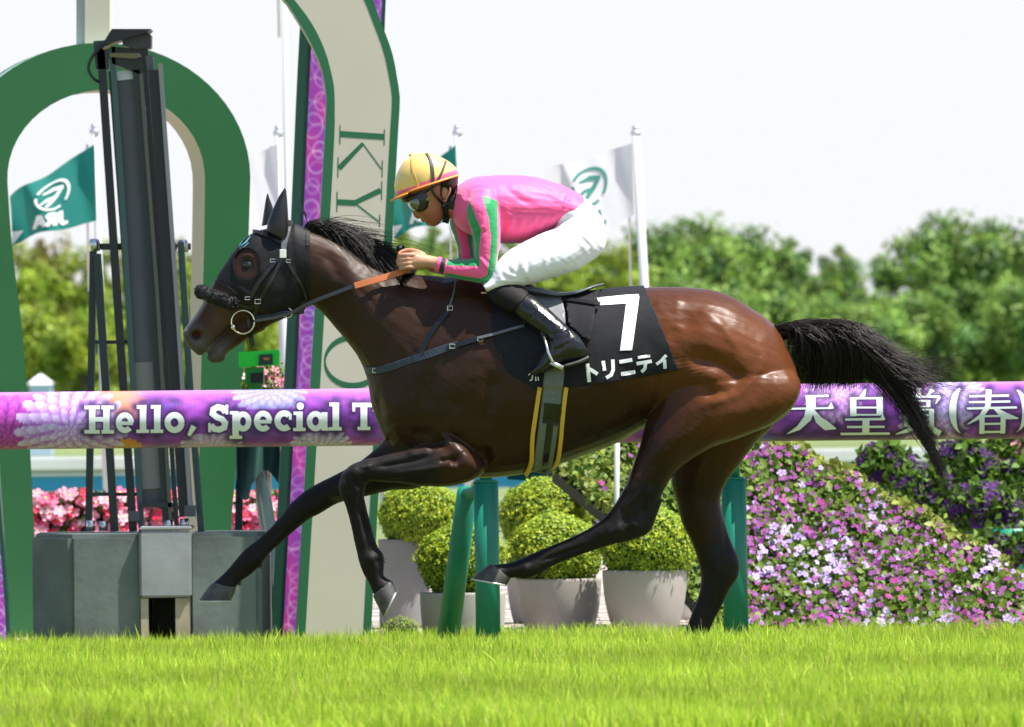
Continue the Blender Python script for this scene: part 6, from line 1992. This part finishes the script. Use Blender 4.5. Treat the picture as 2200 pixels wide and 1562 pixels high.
# silks
Vs, Fs = fuse([loft(body_l, 30, 4, 2.2, 1.0), loft(arm_n, 24, 5), loft(arm_f, 22, 5)], .0036)
Vs = smooth(Vs, Fs, 6)
qs = to_px(Vs, -.15)
Vs = np.where((seg_dist(qs, [(1030, 400), (1055, 405)]) < 42)[:, None], smooth(Vs, Fs, 30, .5, -.505), Vs)
SL = [([(1085, 456), (1140, 457), (1205, 458)], 4, -5), ([(1090, 448), (1140, 446), (1200, 444)], 9, 5), ([(1082, 470), (1140, 474), (1195, 466)], 14, -3)]
for i, (x0, y0, x1, y1) in enumerate([(1100, 462, 1092, 500), (1124, 463, 1112, 506), (1150, 462, 1134, 505), (1172, 460, 1158, 498), (1190, 458, 1180, 486)]):
    SL += [([(x0, y0), ((x0 + x1) / 2 + 3, (y0 + y1) / 2), (x1, y1)], 5, 3.2), ([(x0 + 10, y0), ((x0 + x1) / 2 + 12, (y0 + y1) / 2), (x1 + 9, y1)], 5, -2.6)]
SL += [([(1085, 390), (1130, 420), (1170, 436)], 6, 2.5), ([(1080, 400), (1120, 430), (1160, 446)], 5, -2.5), ([(1140, 392), (1190, 420), (1220, 440)], 6, 2.2), ([(1150, 388), (1200, 415), (1226, 428)], 5, -2),
       ([(1225, 415), (1208, 450)], 4, 3), ([(1234, 420), (1216, 456)], 4, -3), ([(1216, 412), (1200, 446)], 4, -2), ([(1076, 440), (1082, 480), (1078, 515)], 6, -6),
       ([(990, 410), (1000, 440)], 5, 3), ([(1000, 402), (1008, 430)], 4, -3), ([(982, 420), (990, 470)], 5, -3), ([(1010, 500), (1030, 494), (1044, 482)], 4, 3.5), ([(1014, 508), (1034, 502), (1050, 494)], 4, -3.5),
       ([(1016, 530), (1030, 520)], 3.5, 2), ([(1026, 548), (1050, 580)], 3, 3.5), ([(1030, 543), (1056, 572)], 3, -3), ([(1020, 554), (1040, 588)], 3, -3), ([(1012, 556), (1026, 584)], 3, 2.6), ([(1000, 558), (1008, 578)], 3, -2.2), ([(988, 559), (994, 575)], 3, 2.2), ([(974, 560), (982, 585)], 3, -2),
       ([(1036, 440), (1040, 470), (1034, 496)], 6, 2)]
Vs = wrinkle(Vs, Fs, SL, 51, .0012, .06)
qs = to_px(Vs, -.15); Ns = vnormals(Vs, Fs)
Vs = Vs + Ns * ((.0008 * fbm(qs[:, 0] * .05, qs[:, 1] * .20, 52, 3) + .0007 * fbm(qs[:, 0] * .22, qs[:, 1] * .09, 53, 2)))[:, None]
qs = to_px(Vs, -.17)
PINK, GREEN = np.array([.88, .10, .30]), np.array([.002, .25, .075])
cs2 = np.zeros((len(Vs), 3)) + PINK
near_arm = Vs[:, 1] < -.08
st1 = in_poly(qs, [(1010, 432), (1003, 447), (1003, 469), (1015, 500), (1014, 540), (1018, 553), (963, 553), (959, 571), (1031, 573), (1029, 540), (1034, 494), (1023, 469), (1014, 445)])
st2 = in_poly(qs, [(1036, 420), (1070, 432), (1069, 469), (1070, 511), (1068, 554), (1064, 584), (1056, 612), (1034, 612), (997, 606), (957, 597), (958, 586), (997, 594), (1034, 599), (1047, 590), (1052, 554), (1055, 511), (1050, 469)])
cs2 = np.where(((st1 | st2) & near_arm)[:, None], GREEN, cs2)
far_arm = (Vs[:, 1] > .07)
stf = in_poly(qs, [(955, 470), (972, 470), (987, 520), (991, 565), (978, 565), (972, 520)]) | in_poly(qs, [(1002, 496), (1024, 505), (1024, 560), (1012, 555)])
cs2 = np.where((stf & far_arm)[:, None], GREEN, cs2)
cuff = in_poly(qs, [(951, 548), (960, 549), (951, 596), (940, 592)]) & near_arm
cs2 = np.where(cuff[:, None], np.array([.01, .01, .012]), cs2)
silks = obj('silks', Vs, Fs, M['silk'], jk, True, cs2)

# breeches
Vb, Fb = fuse([loft(pelvis, 28, 4, 2.2)] + [loft(thigh(s), 26, 4) for s in (-1, 1)], .004)
Vb = smooth(Vb, Fb, 6)
BL = []
for i, (p0, p1, p2) in enumerate([((1214, 478), (1250, 500), (1285, 545)), ((1210, 486), (1240, 512), (1268, 556)), ((1228, 470), (1262, 492), (1294, 524)), ((1196, 494), (1230, 516), (1280, 540)), ((1262, 470), (1280, 500), (1284, 530)),
                                   ((1206, 500), (1200, 520), (1210, 545)), ((1150, 530), (1170, 550), (1172, 585)), ((1116, 545), (1124, 570), (1130, 600)), ((1096, 560), (1104, 585), (1098, 612)), ((1078, 575), (1090, 590), (1120, 596)), ((1066, 590), (1080, 600), (1100, 606))]):
    BL += [([p0, p1, p2], 6, 2.2), ([(p0[0] + 8, p0[1] - 3), (p1[0] + 9, p1[1] - 3), (p2[0] + 8, p2[1] - 1)], 6, -2.2)]
BL += [([(1240, 580), (1180, 598), (1140, 610)], 5, -2), ([(1128, 596), (1132, 612)], 5, -5), ([(1058, 605), (1090, 604), (1128, 606)], 3, 2.5)]
Vb = smooth(wrinkle(Vb, Fb, BL, 61, .0014, .06), Fb, 3)
obj('breeches', Vb, Fb, M['breeches'], jk)
for s in (-1, 1):
    V, F = loft(shin(s), 26, 6); obj('legging', V, F, M['legging'], jk)
    Vt, Ft = fuse([loft(calf(s), 26, 5), loft(foot(s), 24, 5)], .0035)
    Vt = smooth(Vt, Ft, 3)
    if s < 0:
        Vt = sculpt(Vt, Ft, [([(1165, 735), (1200, 728), (1228, 712)], 4, -3), ([(1170, 748), (1205, 738), (1236, 724)], 4, 3), ([(1178, 760), (1212, 745)], 4, -3), ([(1180, 716), (1214, 704)], 4, 2.5), ([(1175, 722), (1210, 712)], 3.5, -2.5),
                              ([(1140, 655), (1170, 680), (1200, 705)], 4, 2.5), ([(1150, 650), (1158, 664), (1150, 676)], 3, 1.2), ([(1168, 662), (1172, 676), (1160, 690)], 3, -1.2), ([(1186, 678), (1190, 690), (1178, 702)], 3, 1.2), ([(1198, 690), (1200, 700), (1186, 712)], 3, -1.2), ([(1210, 700), (1222, 712), (1226, 724)], 3, 2.5), ([(1122, 645), (1108, 672)], 3, 3), ([(1150, 665), (1138, 690)], 2.5, -2.5), ([(1215, 770), (1268, 760)], 3, 2)])
    b = obj('boot', Vt, Ft, M['boot'], jk)
    V, F = loft([(1264, 763, 1266, 772, 19, 165 * s), (1240, 774, 1242, 783, 26, 167 * s), (1212, 782, 1213, 790, 27, 168 * s)], 20, 4, 2.6)
    obj('sole', V, F, mat('boot_sole', (.05, .05, .052), .5), b)
# helmet
H0 = Vector((916, 372))
hel = [(850, 420, 985, 376, 62, 0), (847, 400, 984, 368, 63, 0), (850, 382, 977, 358, 62, 0), (857, 364, 967, 349, 58, 0), (868, 347, 950, 339, 49, 0), (884, 335, 931, 331, 34, 0), (898, 329, 916, 328, 14, 0)]
V, F = loft(hel, 40, 6)
M['helmet'] = mat('helmet_cover', (.80, .54, .17), .42, spec=.4, vcol=True, coat=.15)
V = np.array(V); q = to_px(V, 0)
line = seg_dist(q, [(845, 425), (890, 413), (925, 398), (985, 374)])
cc = np.zeros((len(V), 3)) + np.array([.80, .54, .17])
cc = np.where((line < 11)[:, None] & (q[:, 1] > 360)[:, None], np.array([.82, .14, .26]), cc)
hm = obj('helmet', V, F, M['helmet'], jk, True, cc)
M['orange_trim'] = mat('orange_trim', (.80, .30, .05), .45)
rimp = [Vector((P(917 + 68 * math.cos(t), 400 - 24 * math.cos(t), 0).x, .118 * math.sin(t), P(917 + 68 * math.cos(t), 400 - 23 * math.cos(t), 0).z)) for t in np.linspace(0, 2 * math.pi, 41)]
mb = MB(); mb.tube(rimp, .0045, 8, False); mb.build('rim', M['orange_trim'], hm, True)
V, F = loft([(838, 430.5, 839, 433.5, 16, 0), (846, 426, 847, 430.5, 38, 0), (858, 420, 860, 426.5, 54, 0), (876, 413, 878, 420, 60, 0)], 24, 4, 2.3)
obj('peak', V, F, M['orange_trim'], hm)
BHm = bvh_of((V, F), (np.array(loft(hel, 40, 6)[0]), loft(hel, 40, 6)[1]))
M['elastic_grey'] = mat('goggle_elastic', (.045, .042, .040), .6)
strap('goggle_strap', [(916, 330), (925, 346), (929, 366), (930, 386), (930, 400)], .013, .003, M['elastic_grey'], hm, BHm, .002)
strap('goggle_strap', [(957, 346), (951, 364), (943, 382), (933, 400)], .010, .003, M['elastic_grey'], hm, BHm, .002)
strap('seam', [(884, 338), (886, 360), (892, 382), (898, 400)], .008, .0012, mat('seam_tan', (.75, .40, .09), .6), hm, BHm, .001)
mb = MB(); mb.lathe(P(886, 333, 0), [(0, .010), (.010, .007), (.014, 0), (.013, -.006)], 14); mb.build('button', mat('helmet_button', (.80, .54, .17), .5), hm, True)
BJ = bvh_of((Vj, Fj))
# under-helmet padding, goggles, harness, ear
V, F = loft([(860, 428, 975, 385, 49, 0), (862, 433, 950, 402, 49, 0), (868, 437, 925, 418, 47, 0)], 26, 4, 2.2)
obj('helmet_lining', V, F, M['leather'], hm)
gg = MB()
V, F = loft([(878, 428, 926, 408, 50, 0), (876, 436, 932, 420, 51, 0), (880, 446, 932, 432, 50, 0), (889, 455, 926, 446, 47, 0), (894, 458, 916, 452, 42, 0)], 28, 5, 2.6)
gb_ = obj('goggles', V, F, mat('goggle_frame', (.012, .014, .010), .3), jk)
V, F = loft([(876, 434, 908, 424, 51.5, 0), (877, 442, 911, 432, 52.5, 0), (883, 450, 910, 441, 51.5, 0), (889, 454, 906, 448, 48, 0)], 28, 5, 2.6)
obj('lens', V, F, mat('goggle_lens', (.055, .06, .035), .05, spec=.9, coat=1.0), gb_)
BG = bvh_of((np.array(loft([(878, 428, 926, 408, 50, 0), (876, 436, 932, 420, 51, 0), (880, 446, 932, 432, 50, 0), (889, 455, 926, 446, 47, 0)], 28, 5, 2.6)[0]), loft([(878, 428, 926, 408, 50, 0), (876, 436, 932, 420, 51, 0), (880, 446, 932, 432, 50, 0), (889, 455, 926, 446, 47, 0)], 28, 5, 2.6)[1]))
zf = lambda pts: [(830 + x / 8.22, 310 + y / 8.22) for x, y in pts]
decal('goggle_print', [zf(stroke([(700, 965), (735, 985)], 9)), zf(stroke([(715, 940), (790, 985)], 9)), zf(stroke([(740, 930), (712, 990)], 8)), zf(stroke([(780, 950), (755, 1010)], 8)), zf(stroke([(735, 860), (765, 845)], 8)), zf(stroke([(738, 860), (742, 890), (762, 885)], 8))], on_body(BG, .002), mat('yellow_print', (.5, .5, .06), .5), gb_, 2)
strap('chin_strap', [(926, 404), (932, 416), (942, 428), (952, 440)], .010, .003, M['leather'], jk, BJ, .004)
strap('chin_strap', [(962, 400), (966, 416), (962, 430), (953, 440)], .005, .002, M['leather'], jk, BJ, .006)
strap('chin_strap', [(952, 440), (958, 452), (959, 466), (956, 478)], .026, .007, M['fleece'], jk, BJ, .003)
h = ray_y(BJ, 953, 440)[0]; c = P(953, 440, -.07); c.y = (h.y if h else -.07) - .010
mb = MB(); mb.box(c, (.014, .006, .014)); mb.box(c + Vector((.018, .004, .006)), (.022, .005, .008)); mb.build('strap_buckle', M['leather'], jk, bevel=.001)
ear0 = ray_y(BJ, 956, 414)[0]
ey = (ear0.y if ear0 else -.08)
pts_e = [(948, 396), (955, 392), (963, 394), (967, 404), (965, 416), (960, 425), (957, 432), (952, 430)]
er = []
for i, (x, y) in enumerate(pts_e):
    p = P(x, y, -.08); p.y = ey - .006 - .012 * math.sin(math.pi * i / 7); er.append(list(p))
mb = MB(); mb.tube([Vector(v) for v in catmull(er, 4)], .0042, 8)
in_e = [list(P(x, y, -.08)) for x, y in ((953, 402), (958, 402), (961, 408), (958, 418), (954, 424))]
for v in in_e: v[1] = ey - .006
mb.tube([Vector(v) for v in catmull(in_e, 4)], .003, 6)
c = P(956, 412, -.08); mb.lathe((c.x, ey - .002, c.z), [(0, .03), (.012, .022), (.017, 0), (.014, -.02), (0, -.032)], 12)
ear = mb.build('ear', M['skin'], jk, True)
a = ear.data.color_attributes.new('col', 'FLOAT_COLOR', 'POINT'); a.data.foreach_set('color', np.tile(np.array([.47, .20, .12, 1], np.float32), len(ear.data.vertices)))
V, F = loft([(930, 402, 985, 380, 46, 0), (945, 408, 984, 392, 46, 0), (962, 412, 982, 404, 40, 0), (970, 424, 980, 420, 30, 0)], 22, 4)
obj('hair', V, F, M['hair'], jk)

# stirrup iron and leather, hanging from the saddle
si = MB()
yS = -170 / PXM
sp = lambda x, y, d: Vector((P(x, y, yS).x, yS + d / PXM, P(x, y, yS).z))
si.tube([sp(1168, 722, 6), sp(1172, 735, -26), sp(1178, 758, -33), sp(1186, 776, -33), sp(1192, 783, -28)], [.0045, .005, .0055, .006, .006], 8)
si.tube([sp(1168, 722, 6), sp(1172, 735, 30), sp(1180, 760, 34), sp(1196, 790, 32)], .005, 8)
si.prism([sp(1184, 776, -34), sp(1212, 786, -34), sp(1208, 796, -34), sp(1180, 782, -34)], (0, 64 / PXM, 0))
stp = si.build('stirrup', mat('stirrup_iron', (.55, .55, .52), .28, metal=.9), sd, True)
mb = MB(); mb.tube([sp(1150, 650, 60), sp(1160, 690, 20), sp(1168, 722, 6)], .008, 8, flat=.4); mb.build('stirrup_leather', M['leather'], sd)

# whip in the far hand, only its knob end showing above the mane
wp = MB()
a, b = P(861, 532, -.02), P(866, 566, .02); a.y = -.03; b.y = .02
wp.tube([Vector((a.x - .001, a.y - .004, a.z)), a + (b - a) * .25, a + (b - a) * .4, b, b + (b - a) * 1.2], [.0165, .0165, .010, .009, .007], 14)
w_ = wp.build('whip', M['leather'], None, True)
tag(w_, 'black whip grip with round knob held above the mane', 'whip')
mb = MB(); mb.lathe((0, 0, 0), [(0, .0015), (.005, .001), (.006, 0)], 14)
dirn = (a - b).normalized(); qq = Vector((0, -1, .35)).normalized().to_track_quat('Z', 'Y')
mb.V = [tuple(qq @ Vector(v) + a + Vector((0, -.018, .004))) for v in mb.V]
mb.build('knob_badge', mat('badge_grey', (.35, .36, .40), .3, metal=.6), w_, True)
